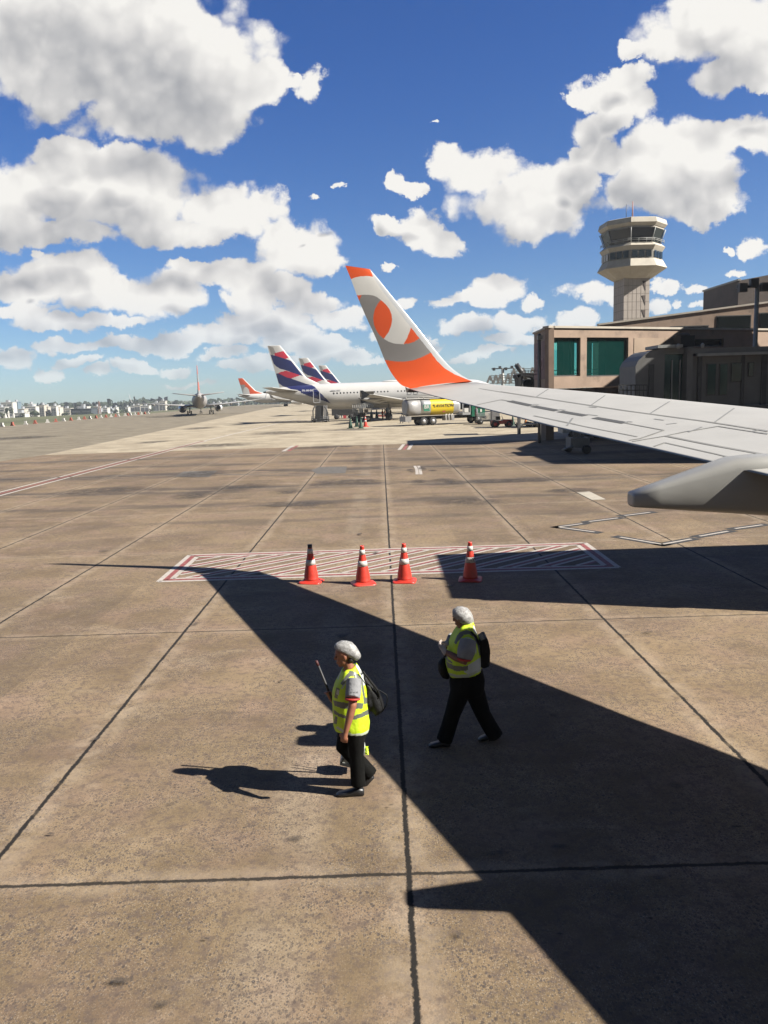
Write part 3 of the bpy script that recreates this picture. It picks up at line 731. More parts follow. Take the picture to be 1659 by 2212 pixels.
# recessed lighter panel, proud of the wall by its joint
hp = hole(788,490,1062,750,p1,p2)
M4 = Matrix(((t.x, n.x, 0, a.x),(t.y, n.y, 0, a.y),(0,0,1,0),(0,0,0,1)))
MB().bx(hp[0], -.04, hp[2], (hp[0]+hp[1])/2+1.0, -.003, hp[3], 0, M4).build('wall_panel', M_term2, pier)
MB().bx((hp[0]+hp[1])/2+1.03, -.04, hp[2]+1.6, hp[1], -.003, hp[3], 0, M4).build('wall_panel', M_term2, pier)
L12 = (C2-Vector((C1.x,C1.y,0))).length
MB().bx(-.1, -.12, ZR, L12, .6, ZR+.16, 0, M4).build('coping', M_cap, pier)
o, a0, t0, n0 = wall('end_wall', p0, p1, ZF, ZR, .4, [], M_term, pier)
M0 = Matrix(((t0.x, n0.x, 0, a0.x),(t0.y, n0.y, 0, a0.y),(0,0,1,0),(0,0,0,1))); L01 = (Vector((p1[0],p1[1],0))-a0).length
MB().bx(-.1, -.12, ZR, L01-.05, .5, ZR+.14, 0, M0).build('coping', M_cap, pier)
# back wall with glass, floor and roof, inside columns and rails
PW = (Vector((C0.x,C0.y,0))-Vector((C1.x,C1.y,0))).dot(n); bk0 = Vector((C0.x, C0.y, 0)) + t*.5 - n*.3; bq = (bk0.x, bk0.y); bp = (bk0.x+t.x*(L12-1), bk0.y+t.y*(L12-1))
holes = [(1+4.4*i, 1+4.4*i+3.9, ZF+.9, ZR-.6) for i in range(10)]
o, ab, tb, nb = wall('back_wall', bq, bp, ZF, ZR, .3, holes, M_term, pier)
for h in holes[:5]: window(ab, tb, nb, h, .3, pier, M_teal)
fl = MB(); zz0 = [(p0[0], p0[1]), (p1[0], p1[1]), p2, (p2[0]+n.x*PW, p2[1]+n.y*PW), (bk0.x, bk0.y)]
fl.prism([(q[0]+.1, q[1]+.4, ZF-.35) for q in zz0], (0,0,.33)); fl.build('floor', M_term, pier)
fl = MB(); fl.prism([(q[0]+.2, q[1]+.5, ZR-.3) for q in zz0], (0,0,.28)); fl.build('roof', M_term, pier)
s_a, _ = on_plane(*k4(345,500), p1, p2); s_b, _ = on_plane(*k4(400,500), p1, p2); s_c, _ = on_plane(*k4(640,500), p1, p2)
for s_, wd in ((s_a+1.75, .55), (s_b+1.75, .30), (s_c+1.6, 2.3)):
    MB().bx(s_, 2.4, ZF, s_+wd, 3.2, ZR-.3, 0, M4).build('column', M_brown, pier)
for z_ in (ZF+1.15, ZF+1.45): MB().bx(.8, 4.4, z_, 16, 4.45, z_+.06, 0, M4).build('handrail', M_steel, pier)
# supports below, in the shade
for s_ in (2.5, 9.5, 17, 24): MB().bx(s_, 3.5, 0, s_+.8, 4.3, ZF-.35, 0, M4).build('support_column', M_term, pier)
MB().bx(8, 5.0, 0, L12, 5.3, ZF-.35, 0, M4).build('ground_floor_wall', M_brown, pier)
# advert on the chamfered end, with the standing pipe in front
s0, z1_ = on_plane(*k4(147,527), p0, p1); s1, z1b = on_plane(*k4(229,502), p0, p1); _, z0_ = on_plane(*k4(150,762), p0, p1)
M_ad = mat('faded_rose_board', (.20, .09, .085), .7, var=.1, scale=1)
M_adl = mat('pale_rose_letters', (.38, .21, .20), .7, var=.05)
bd = MB().bx(s0, -.10, z0_, s1, -.02, z1b, 0, M0).build('advertising_board', M_ad, pier)
midp = a0 + t0*((s0+s1)/2-.1); 
Mt = Matrix(((t0.x, 0, -n0.x, midp.x-n0.x*.12),(t0.y, 0, -n0.y, midp.y-n0.y*.12),(0,1,0,(z0_+z1b)/2-.1),(0,0,0,1)))
text_mesh('lettering', 'feito', (z1b-z0_)*.62, Mt, M_adl, bd, .01, .008, sx=.95)
cp = a0+t0*(s1-1.05)-n0*.45
pp = thing('steel_pipe_post', (cp.x, cp.y, 0), 'tall grey pipe standing in front of the rose board on the terminal end', 'post')
MB().tube([(cp.x,cp.y,0),(cp.x,cp.y,ZR-.3)], .13, 10).build('pole', M_bridge, pp)
MB().bx(cp.x-.2, cp.y-.35, ZR-.75, cp.x+.2, cp.y-.1, ZR-.45).build('lamp_box', M_bridgelt, pp)

# second, taller block behind with its rising roofline
B0 = A(*k4(575,408), 85); B1 = A(*k4(1659,265), 85); ext = 1.6
b0 = (B0.x-.2, 85.0); b1 = (B0.x+(B1.x-B0.x)*ext, 85.0); zt1 = B0.z+(B1.z-B0.z)*ext
blk2 = thing('terminal_building', (B0.x, 85, 0), 'long brown upper block with sloping roofline behind the raised pier', 'terminal building')
HH = [hole(1030,392,1267,470,b0,b1), hole(1330,352,1543,470,b0,b1), hole(1608,332,1800,470,b0,b1)]
o, a2, t2, n2 = wall('front_wall', b0, b1, 0, B0.z, 2.5, [], M_term, blk2, ztop1=zt1)
M2 = Matrix(((t2.x, n2.x, 0, a2.x),(t2.y, n2.y, 0, a2.y),(0,0,1,0),(0,0,0,1)))
for (h0, h1, q0, q1), dz in zip(HH, (-.45, 0, 0)):
    f = MB().bx(h0-.1, -.06, q0, h1+.1, -.003, q1+dz+.1, 0, M2).build('window', M_wframe, blk2)
    MB().bx(h0, -.10, q0+.05, h1, -.062, q1+dz, 0, M2).build('pane', M_black_glass, f)
Lb = (B1.x-B0.x)*ext; mb = MB()
mb.add([M2 @ Vector(p) for p in ((-.1,-.15,B0.z),(Lb,-.15,zt1),(Lb,.5,zt1),(-.1,.5,B0.z),(-.1,-.15,B0.z+.18),(Lb,-.15,zt1+.18),(Lb,.5,zt1+.18),(-.1,.5,B0.z+.18))], [(3,2,1,0),(4,5,6,7),(0,1,5,4),(1,2,6,5),(2,3,7,6),(3,0,4,7)])
mb.build('coping', M_cap, blk2)
# dark block on the skyline
D0 = A(*UV(1596,606), 112)
db = thing('building', (D0.x, 112, 0), 'dark brown clad rooftop block at the right edge of the skyline', 'building')
mb = MB(); mb.prism([(D0.x,112,0),(D0.x+26,112,0),(D0.x+26,112,D0.z+4.0),(D0.x,112,D0.z)], (0,12,0)); mb.build('wall', M_brown, db)
MB().bx(D0.x-.2, 111.8, D0.z-.02, D0.x+.25, 124, D0.z+.2).build('coping', M_bridgelt, db)
# terminal wing outside the right edge; it shades the bridges
tw = thing('terminal_building', (29, 36, 0), 'terminal wing beyond the right edge whose shadow covers the passenger bridge', 'terminal building')
FP = [(29,38),(66,38),(66,67),(35.4,67),(29,50)]
MB().prism([(x_,y_,0) for x_, y_ in FP], (0,0,16.0)).build('wall', M_term, tw); MB().prism([(x_,y_,16.0) for x_, y_ in FP], (0,0,.3)).build('roof', M_cap, tw)
for k in range(6):
    f = MB().bx(31+5.5*k, 37.93, 6, 35.5+5.5*k, 37.997, 10).build('window', M_wframe, tw); MB().bx(31.1+5.5*k, 37.88, 6.1, 35.4+5.5*k, 37.928, 9.9).build('pane', M_teald, f)

# control tower
TY = 150.0; kt5 = crop(2300, 780, 3.318)
tc_ = A(*kt5(750, 1100), TY); TX = tc_.x
tower = thing('control_tower', (TX, TY, 0), 'pale concrete airport control tower with octagonal cab above the terminal roof', 'control tower')
up = lambda y: A(*kt5(750, y), TY).z
view = math.atan2(TX, TY)                  # bearing of the tower
def ngon(n_, r, z, a_):
    return [Vector((TX+r*math.cos(a_+2*math.pi*k/n_), TY+r*math.sin(a_+2*math.pi*k/n_), z)) for k in range(n_)]
a_oct = -view - R(2); S_ = TY/1700/(3.318*1.8517)*1.0
a_sq = -view - R(22)
mb = MB(); rq = 238*S_
shaft_z = up(1120)
mb.rings([ngon(4, rq, 0, a_sq), ngon(4, rq, shaft_z+1.2, a_sq)], 0, False); mb.build('shaft', M_tow, tower)
mb = MB()
for k in range(1, 14):                       # tile joints
    z_ = shaft_z-1.45*k
    if z_ < 4: break
    mb.rings([ngon(4, rq+.012, z_, a_sq), ngon(4, rq+.012, z_+.10, a_sq)], 0, False)
q4 = ngon(4, rq+.012, 0, a_sq)
for k in range(4):
    for j in range(1, 6):
        p = q4[k].lerp(q4[(k+1) % 4], j/6); mb.bx(p.x-.016, p.y-.016, 3, p.x+.016, p.y+.016, shaft_z)
tj = mb.build('tile_joints', mat('tile_joint', (.26, .22, .19), .9), tower)
cur = [(430,up(1090)-.2,430),]
def orings(name, prof, material):
    m_ = MB(); m_.rings([ngon(8, r*.98*S_, z, a_oct) for r, z in prof], 0, False); return m_.build(name, material, tower)
orings('lower_soffit', [(245, up(1130)), (440, up(1000))], M_towc)
orings('lower_gallery', [(440, up(1000)), (385, up(900)), (385, up(895)), (378, up(895))], M_towc)
orings('equipment_floor', [(376, up(900)), (376, up(780))], mat('tower_grey_panels', (.28,.26,.22), .7, var=.1))
orings('middle_gallery', [(378, up(785)), (412, up(730)), (368, up(690)), (360, up(690))], M_towc)
cab_ = orings('cab_glass', [(335, up(695)), (400, up(500))], M_black_glass)
orings('cab_roof', [(400, up(505)), (385, up(480)), (400, up(478)), (432, up(440)), (415, up(375)), (380, up(365))], M_towc)
m_ = MB(); lo = ngon(8, 337*S_, up(694), a_oct); hi = ngon(8, 402*S_, up(502), a_oct)
for k in range(8): MB().tube([lo[k], hi[k]], .09, 6).build('glazing_bar', M_bridgelt, cab_)
m_ = MB()
for zf in (660, 640):
    rg = ngon(8, 388*S_, up(zf), a_oct)
    for k in range(8): m_.tube([rg[k], rg[(k+1) % 8]], .045, 5)
lo = ngon(8, 388*S_, up(690), a_oct); hi = ngon(8, 388*S_, up(640), a_oct)
for k in range(8):
    for j in range(3):
        m_.tube([lo[k].lerp(lo[(k+1) % 8], j/3), hi[k].lerp(hi[(k+1) % 8], j/3)], .04, 5)
m_.build('railing', M_bridgelt, tower)
e_lo = ngon(8, 378*S_, up(885), a_oct); e_hi = ngon(8, 378*S_, up(795), a_oct)
def win_on(k, f0, f1, name='window'):
    P = [e_lo[k].lerp(e_lo[(k+1) % 8], f0), e_lo[k].lerp(e_lo[(k+1) % 8], f1)]
    nrm = ((P[0]+P[1])/2-Vector((TX,TY,P[0].z))).normalized()*.06
    h = Vector((0,0,e_hi[0].z-e_lo[0].z))
    m_ = MB(); m_.prism([P[0], P[1], P[1]+h, P[0]+h], nrm); m_.build(name, M_black_glass, tower)
for k in range(8):
    mid = (e_lo[k]+e_lo[(k+1) % 8])/2; 
    if (mid-Vector((TX,TY,0))).y < 0:
        for j in range(3): win_on(k, .06+.30*j, .30+.30*j)
m_ = MB()
fr_ = [ngon(4, rq+.02, 0, a_sq)[k] for k in range(4)]
# wedge-shaped slit hoods on the lit face
idx_ = sorted(range(4), key=lambda k: fr_[k].y)[:1][0]
pa, pb = fr_[idx_], fr_[(idx_+1) % 4]
if pb.x < pa.x: pb = fr_[(idx_-1) % 4]
for yk in (1205, 1395, 1583):
    z_ = up(yk+30); p = pa.lerp(pb, .70); q = pa.lerp(pb, .84)
    m_ = MB(); nn_ = Vector((pa.y-pb.y, pb.x-pa.x, 0)).normalized(); nn_ = nn_ if nn_.y < 0 else -nn_
    m_.prism([Vector((p.x,p.y,z_+.95)), Vector((q.x,q.y,z_+.95)), Vector((q.x,q.y,z_-.75))], nn_*.05); m_.build('slit_window', M_brown, tower)
m_ = MB(); m_.tube([(TX,TY,up(370)),(TX,TY,up(85))], [.16,.07], 6); m_.build('mast', mat('red_white_mast', (.45,.22,.18), .6), tower)
for dx_, yy in ((-1.3, 130), (1.0, 290), (3.1, 290)):
    m_ = MB(); m_.tube([(TX+dx_,TY-.5,up(372)),(TX+dx_,TY-.5,up(yy))], .05, 5); m_.build('antenna', M_dsteel, tower)

# passenger bridge in the terminal wing's shade, right of the pier windows
k8 = crop(2540, 1330, 3.118); JY = 47.9
J = lambda x, y, Y=JY: A(*k8(x, y), Y)
br = thing('passenger_bridge', (18, 48, 0), 'dark grey glazed passenger boarding bridge in shade at the right edge', 'boarding bridge')
br_r = J(1659, 500).x + 6; z_f = J(1000, 915).z; z_e = J(720, 300).z; z_r = J(700, 205).z

mb = MB(); xl = J(690, 400).x
mb.bx(xl, JY, z_f, br_r, JY+.2, z_e); mb.build('corridor_wall', M_bridge, br)
MB().bx(xl-.3, JY-.5, z_e+.15, br_r, JY+3.6, z_r).build('roof', M_bridge, br)
MB().bx(J(720,300).x, JY-.75, z_e-.02, br_r, JY-.53, z_e+.14).build('gutter', M_bridgelt, br)
MB().bx(xl-.3, JY-.6, z_f-.35, br_r, JY+3.4, z_f-.02).build('floor_beam', M_bridge, br)
for x0, x1 in ((780,830),(1325,1362),(1575,1640)): MB().bx(J(x0,400).x, JY-.1, z_f, J(x1,400).x, JY-.003, z_e).build('post', M_dsteel, br)
for x0, x1, y0, y1 in ((905,1000,400,775),(1060,1145,400,775),(1200,1320,385,610),(1415,1470,380,540)):
    f = MB().bx(J(x0,y0).x-.05, JY-.06, J(x0,y1).z-.05, J(x1,y0).x+.05, JY-.003, J(x0,y0).z+.05).build('window', M_wframe, br)
    MB().bx(J(x0,y0).x, JY-.10, J(x0,y1).z, J(x1,y0).x, JY-.062, J(x0,y0).z).build('pane', M_teald if x0 < 1150 else M_black_glass, f)
MB().bx(xl-.35, JY-.4, z_f-.3, xl-.003, JY+3.3, z_r+.1).build('portal_frame', M_bridge, br)
# glazed rotunda and rounded cab at its left
gx0, gx1 = J(352,400).x, xl-.37
f = MB().bx(gx0, JY+.3, z_f, gx1, JY+.5, J(500,270).z).build('glazed_side', M_teald, br)
for x_ in (480, 580): MB().bx(J(x_,400).x-.03, JY+.2, z_f, J(x_,400).x+.03, JY+.297, J(500,340).z).build('glazing_bar', M_bridgelt, br)
MB().bx(gx0, JY+.1, J(500,270).z+.01, gx1, JY+3, J(400,195).z).build('roof', M_bridge, br)
mb = MB(); poly = [J(*p) for p in ((0,850),(0,420),(35,350),(100,290),(155,248),(200,225),(368,200),(350,830))]
mb.prism([Vector((p.x, JY-.1, p.z)) for p in poly], (0,3.2,0)); mb.build('cab', M_bridge, br)
MB().bx(J(165,400).x, JY-.16, J(165,820).z, J(230,400).x, JY-.103, J(165,400).z).build('cab_door', M_dsteel, br)
MB().bx(J(265,180).x, JY-.3, J(265,198).z, J(575,150).x, JY+2, J(575,150).z).build('roof_hatch', M_bridgelt, br)
for x_ in (505, 805): MB().lathe([(.09,0),(.12,.2),(.05,.3)], 8, (J(x_,160).x, JY-.45, z_r+.01)).build('beacon', M_bridgelt, br)
# railing in front of the bridge
rl = thing('railing', (13, 46.5, 0), 'low grey steel railing at the foot of the passenger bridge cab', 'railing')
m_ = MB(); zt_, zb_ = J(0,655).z, J(0,820).z
for y_ in (655, 720, 800): m_.bar(J(-200,y_,46.8), J(150,y_,46.8), .06)
for x_ in range(-200, 160, 50): m_.bar(J(x_,655,46.8), J(x_,1010,46.8), .06)
m_.build('rails', M_dsteel, rl)
# black rooftop unit
ac = thing('rooftop_unit', (21, 66, ZR), 'black boxy air unit standing on the pier roof edge', 'rooftop unit')
c0, c1_ = A(*k4(1090,548), 63.8), A(*k4(1185,462), 63.8)
mb = MB(); mb.bx(c0.x, 63.8, c0.z, c1_.x, 65.6, c1_.z-.12); mb.build('casing', M_black, ac)
MB().lathe([((c1_.x-c0.x)/2,0),((c1_.x-c0.x)/2-.1,.18),(.2,.24)], 14, ((c0.x+c1_.x)/2, 64.8, c1_.z-.12)).build('cowl', M_black, ac)
# wheels and drive column of the bridge, seen beneath our wing
k6b = crop(2200, 1700, 5.53); WY = 51.0
dc = thing('bridge_drive_column', (A(*k6b(620,400),WY).x, WY, 0), 'wheeled steel drive column of a boarding bridge, under the wing', 'bridge support')
for cx_, cy_, r_, Y_ in ((402,430,88,WY+.9),(805,490,97,WY-.9)):
    c_ = A(*k6b(cx_, cy_), Y_); rr_ = r_*Y_/1700/(5.53*1.8517)
    c_.z = rr_
    w_ = MB().lathe([(rr_*.5,-.2),(rr_*.95,-.2),(rr_,-.12),(rr_,.12),(rr_*.95,.2),(rr_*.5,.2)], 22, c_, 'Y').build('wheel', M_rubber, dc)
    MB().lathe([(.05,-.12),(rr_*.5,-.1),(rr_*.5,.1),(.05,.12)], 14, c_, 'Y').build('rim', M_dsteel, w_)
ax0, ax1 = A(*k6b(402,430),WY), A(*k6b(805,470),WY)
MB().bx(ax0.x, WY-.7, .35, ax1.x, WY+.7, 1.0).build('bogie', M_bridge, dc)
for x_ in (540, 620, 710): q_ = A(*k6b(x_,400),WY); MB().bx(q_.x-.1, WY-.1, .9, q_.x+.1, WY+.1, 3.6).build('column', M_bridge, dc)
for y_ in (165, 330): q0_ = A(*k6b(540,y_),WY); q1_ = A(*k6b(725,y_),WY); MB().bx(q0_.x, WY-.17, q0_.z-.07, q1_.x, WY-.103, q0_.z+.07).build('cross_beam', M_bridge, dc)
MB().tube([A(*k6b(525,275),WY), A(*k6b(440,150),WY)], .05, 6).build('lever', M_dsteel, dc)
MB().tube([A(*k6b(520,465),WY-1), A(*k6b(275,550),WY-2)], .06, 6).build('tow_bar', M_steel, dc)
# light mast on the right and the farther one
def mast(x, y, h, label, hw=1.6, r=.12):
    o_ = thing('light_mast', (x, y, 0), label, 'light mast')
    MB().tube([(x,y,0),(x,y,h)], [r*1.4, r], 10).build('pole', M_bridgelt, o_)
    MB().bx(x-hw, y-.1, h-.15, x+hw, y+.1, h+.05).build('crossarm', M_dsteel, o_)
    for k in range(4):
        c_ = x-hw*.8+k*hw*.53
        MB().bx(c_-.28, y-.5, h-.45+.3*(k % 2), c_+.28, y-.12, h+.15+.3*(k % 2)).build('floodlight', M_dsteel, o_)
mp_ = A(*k4(1590,150), 58); mast(mp_.x, 58.0, mp_.z, 'tall floodlight mast rising past the terminal roof at the right edge', 1.5, .14)
mq_ = A(2000+90/8.295, 1420+440/8.295, 170); mast(mq_.x, 170.0, mq_.z, 'distant apron light mast beside the lattice roof trusses', 2.4, .3)
# lattice hangar trusses
k5 = crop(2000, 1420, 8.295); HY = 150
tr = thing('lattice_roof', (A(*k5(600,900),HY).x, HY, 0), 'grey steel lattice trusses of an open roof between winglet and terminal', 'roof trusses')
pk = [(-330,690),(-130,665),(15,640),(270,620),(465,450),(775,425),(1080,410),(1330,400)]
def seg(m_, p, q, wd, Y0_=HY, Y1_=HY): m_.bar(A(*k5(*p), Y0_), A(*k5(*q), Y1_), wd)
for i, (x_, y_) in enumerate(pk):
    m_ = MB(); wdt = 170 if y_ < 500 else 110
    seg(m_, (x_,y_), (x_-wdt,960), .32); seg(m_, (x_,y_), (x_+wdt*.95,940), .28)
    seg(m_, (x_-wdt*.5,(y_+960)/2), (x_+wdt*.5,(y_+940)/2), .16); seg(m_, (x_-wdt*.25,y_+.25*(960-y_)), (x_+wdt*.5,(y_+940)/2), .14)
    m_.build('truss', M_bridge, tr)
m_ = MB()
for y_, x0_, x1_ in ((465,465,1400),(540,440,1400),(620,270,1400),(690,-330,1400),(760,-330,1400),(850,-330,1400),(940,-330,1400)): seg(m_, (x0_,y_), (x1_,y_-12), .13, HY+4, HY+4)
for x_ in range(-300, 1400, 95): seg(m_, (x_,690 if x_ < 300 else 500), (x_+40,950), .10, HY+6, HY+6)
m_.build('purlins', M_bridgelt, tr)
# hooded end of another boarding bridge
hb = thing('boarding_bridge_hood', (A(*k5(870,900),74).x, 74, 0), 'black fabric hood of a boarding bridge left of the rose board', 'boarding bridge')
m_ = MB()
for pts in ([(560,650),(640,615),(700,590),(870,580),(1000,595),(1100,620),(1175,655)],):
    P = [A(*k5(*p),74) for p in pts]
    for a_, b_ in zip(P[:-1], P[1:]): m_.prism([a_, b_, b_-Vector((0,0,.34)), a_-Vector((0,0,.34))], (0,2.2,0))
m_.build('hood', M_black, hb)
m_ = MB(); m_.prism([A(*k5(*p),74) for p in ((560,655),(700,655),(705,1080),(625,1080),(605,860),(585,730))], (0,2,0)); m_.build('side_curtain', M_black, hb)
m_ = MB(); m_.prism([A(*k5(*p),74) for p in ((1090,650),(1175,650),(1160,1100),(1140,1100),(1140,760))], (0,2,0)); m_.build('side_curtain', M_black, hb)
m_ = MB(); m_.prism([A(*k5(950+170*math.cos(R(q_)),970-170*math.sin(R(q_))),75) for q_ in range(0,181,15)]+[A(*k5(780,1120),75),A(*k5(1120,1120),75)], (0,1.5,0)); m_.build('bellows_opening', M_black, hb)
m_ = MB(); m_.tube([A(*k5(730,660),74.3),A(*k5(735,1080),74.3)], .09, 6); m_.build('frame_post', M_bridgelt, hb)
MB().bx(A(*k5(625,1000),74).x, 74.3, 0, A(*k5(700,1000),74).x, 75, A(*k5(625,1060),74).z).build('support_leg', M_bridge, hb)
cr_ = thing('crane_boom', (A(*k5(720,590),110).x, 110, 0), 'dark slanting boom above the black bridge hood', 'crane')
m_ = MB(); m_.tube([A(*k5(880,800),110), A(*k5(535,310),110)], .38, 6); m_.build('boom', M_dsteel, cr_)
m_ = MB(); m_.tube([A(*k5(540,330),110), A(*k5(505,325),110)], .2, 6); m_.build('boom_tip', M_dsteel, cr_)
b_ = A(*k5(880,800),110); MB().bx(b_.x-.3, 110, 0, b_.x+.5, 111, b_.z).build('mast', M_dsteel, cr_)
# vehicles parked in the gap below the pier
for k, (x_, w_, colr) in enumerate(((14.8,3.6,(.62,.62,.6)),(21.5,4.2,(.6,.6,.58)))):
    v = thing('parked_van', (x_, 64.5, 0), ['white van parked in the gap under the pier floor, nearer its left corner','white van parked under the pier floor, farther right'][k], 'van')
    m_ = MB(); m_.prism([(x_,64.5,.5),(x_+w_,64.5,.5),(x_+w_,64.5,1.3),(x_+w_*.86,64.5,1.5),(x_+w_*.72,64.5,2.3),(x_+.1,64.5,2.35),(x_,64.5,2.1)], (0,1.8,0)); m_.build('body', mat('van_white', colr, .4), v)
    MB().bx(x_+w_*.5, 64.44, 1.5, x_+w_*.72, 64.497, 2.1).build('side_window', M_dark, v)
    for q_ in (.8, w_-.8): MB().lathe([(.1,-.1),(.33,-.1),(.35,0),(.33,.1),(.1,.1)], 14, (x_+q_, 64.5, .35), 'Y').build('wheel', M_rubber, v)
# our own aircraft's boarding bridge stands outside the right edge; only its shadow reaches the picture
ob = thing('boarding_bridge', (10, 15, 0), 'boarding bridge outside the right edge that throws the broad shadow over the hatched box', 'boarding bridge')
QX, QY = 9.25, 13.3
m_ = MB(); m_.bx(QX, QY, 3.2, QX+9, QY+4.35, 6.55); m_.build('cab', M_bridge, ob)
MB().bx(QX-.02, QY-.02, 6.55, QX+9.1, QY+4.4, 6.62).build('roof', M_bridgelt, ob)
MB().bx(QX+.05, QY+.05, 0.9, QX+3.5, QY+.6, 3.18).build('service_stairs', M_bridge, ob)
MB().bx(QX+3, QY+1.0, 0, QX+4.2, QY+3.4, 3.18).build('drive_column', M_bridge, ob)
MB().bx(QX+9.003, QY+.6, 3.4, 34, QY+3.8, 6.3).build('tunnel', M_bridge, ob)
for k in range(3):
    f = MB().bx(QX+1+2.6*k, QY-.05, 4.6, QX+2.8+2.6*k, QY-.003, 5.8).build('window', M_teald, ob)
MB().bx(QX-.06, QY+.4, 3.3, QX-.025, QY+3.9, 6.3).build('bellows_frame', M_black, ob)
for k in range(5): MB().bx(QX-.16, QY+.35+.12*k, 3.35+.1*k, QX-.065, QY+.43+.12*k, 6.25-.1*k).build('bellows_rib', M_dsteel, ob)
MB().bx(QX+.6, QY-.05, 3.4, QX+1.5, QY-.003, 5.5).build('service_door', M_dsteel, ob)
MB().bx(QX+.02, QY-.07, 5.95, QX+8.9, QY-.003, 6.15).build('trim_strip', M_bridgelt, ob)
# ------------------------------------------------------------------ parked and taxiing airliners (local frame: x from tail to nose, y to port, z up)
M_navy = mat('navy_paint', (.022, .028, .11), .35, var=.04, coat=.3)
M_coral = mat('coral_paint', (.50, .035, .065), .4, var=.04, coat=.3)
M_tailgrey = mat('tail_grey_paint_and_shade', (.30, .285, .27), .45, var=.05)
M_belly = mat('belly_grey_paint', (.36, .35, .325), .45, var=.08, scale=.6)
M_engin = mat('engine_dark', (.03, .03, .03), .6, var=.1)
def proj(p):
    q = p-O; z = q.dot(_f); return ((829.5+q.dot(CX)/z*FPX)*1.8517, (1106-q.dot(CY)/z*FPX)*1.8517)
def foil(LE, TE, th, up_, n=8):
    LE, TE = Vector(LE), Vector(TE); up_ = Vector(up_); c = (LE-TE).length; a_ = []; b_ = []
    for i in range(n+1):
        x = (1-math.cos(math.pi*i/n))/2; yt = 5*th*(.2969*math.sqrt(x)-.126*x-.3516*x*x+.2843*x**3-.1015*x**4); p = LE.lerp(TE, x)
        a_.append(p+up_*c*yt); b_.append(p-up_*c*yt)
    return a_+b_[1:-1][::-1]
def fuselage(st, nseg, colour, mats, root, nx=150):
    """st: (x, z_top, z_bottom); smooth loft coloured by colour(x, y, z)"""
    rs = []; L0, L1 = st[0][0], st[-1][0]
    for i in range(nx+1):
        x = L0+(L1-L0)*i/nx
        for k in range(len(st)-1):
            if st[k][0] <= x <= st[k+1][0]+1e-6: break
        a_ = catmull([(q[0], q[1], q[2]) for q in st], k+(x-st[k][0])/(st[k+1][0]-st[k][0]))
        zc, h = (a_[1]+a_[2])/2, max(.04, (a_[1]-a_[2])/2); wv = h*.955
        rs.append([Vector((x, wv*math.cos(2*math.pi*j/nseg), zc+h*math.sin(2*math.pi*j/nseg))) for j in range(nseg)])
    mb = MB(); mb.rings(rs, 0, True, True)
    for i, f in enumerate(mb.f):
        c_ = sum((mb.v[k] for k in f), Vector())/len(f); mb.m[i] = colour(c_.x, c_.y, c_.z)
    return put(mb, 'fuselage', mats, root)
def fin(TEb, LEb, TEt, LEt, colour, mats, root, n=90, mid=None):
    """vertical fin from corner points (x, z), coloured by colour(x, z)"""
    V_ = []; mb = MB()
    for sgn in (1, -1):
        for i in range(n+1):
            s = i/n; te = (TEb[0]+(TEt[0]-TEb[0])*s, TEb[1]+(TEt[1]-TEb[1])*s)
            if mid:                            # dorsal fillet: LEb -> mid -> LEt
                sm_ = (mid[1]-LEb[1])/(LEt[1]-LEb[1])
                le = (LEb[0]+(mid[0]-LEb[0])*s/sm_, LEb[1]+(mid[1]-LEb[1])*s/sm_) if s < sm_ else (mid[0]+(LEt[0]-mid[0])*(s-sm_)/(1-sm_), mid[1]+(LEt[1]-mid[1])*(s-sm_)/(1-sm_))
            else: le = (LEb[0]+(LEt[0]-LEb[0])*s, LEb[1]+(LEt[1]-LEb[1])*s)
            for j in range(n+1):
                x_ = j/n; q = 1-x_; yt = 5*.09*(.2969*math.sqrt(q)-.126*q-.3516*q*q+.2843*q**3-.1036*q**4)*abs(le[0]-te[0])
                V_.append(Vector((te[0]+(le[0]-te[0])*x_, sgn*yt, te[1]+(le[1]-te[1])*x_)))
    W_ = n+1; off_ = W_*W_; F_ = []; M_ = []
    for sd_ in (0, 1):
        for i in range(n):
            for j in range(n):
                q = [sd_*off_+i*W_+j, sd_*off_+i*W_+j+1, sd_*off_+(i+1)*W_+j+1, sd_*off_+(i+1)*W_+j]
                c_ = (V_[q[0]]+V_[q[2]])/2; F_.append(q); M_.append(colour(c_.x, c_.z, j/n))
    for j in range(n): F_.append([n*W_+j, n*W_+j+1, off_+n*W_+j+1, off_+n*W_+j]); M_.append(colour(V_[n*W_+j].x, V_[n*W_+j].z-.1, j/n))
    mb.add(V_, F_, 0, True); mb.m = M_
    return put(mb, 'tail_fin', mats, root)
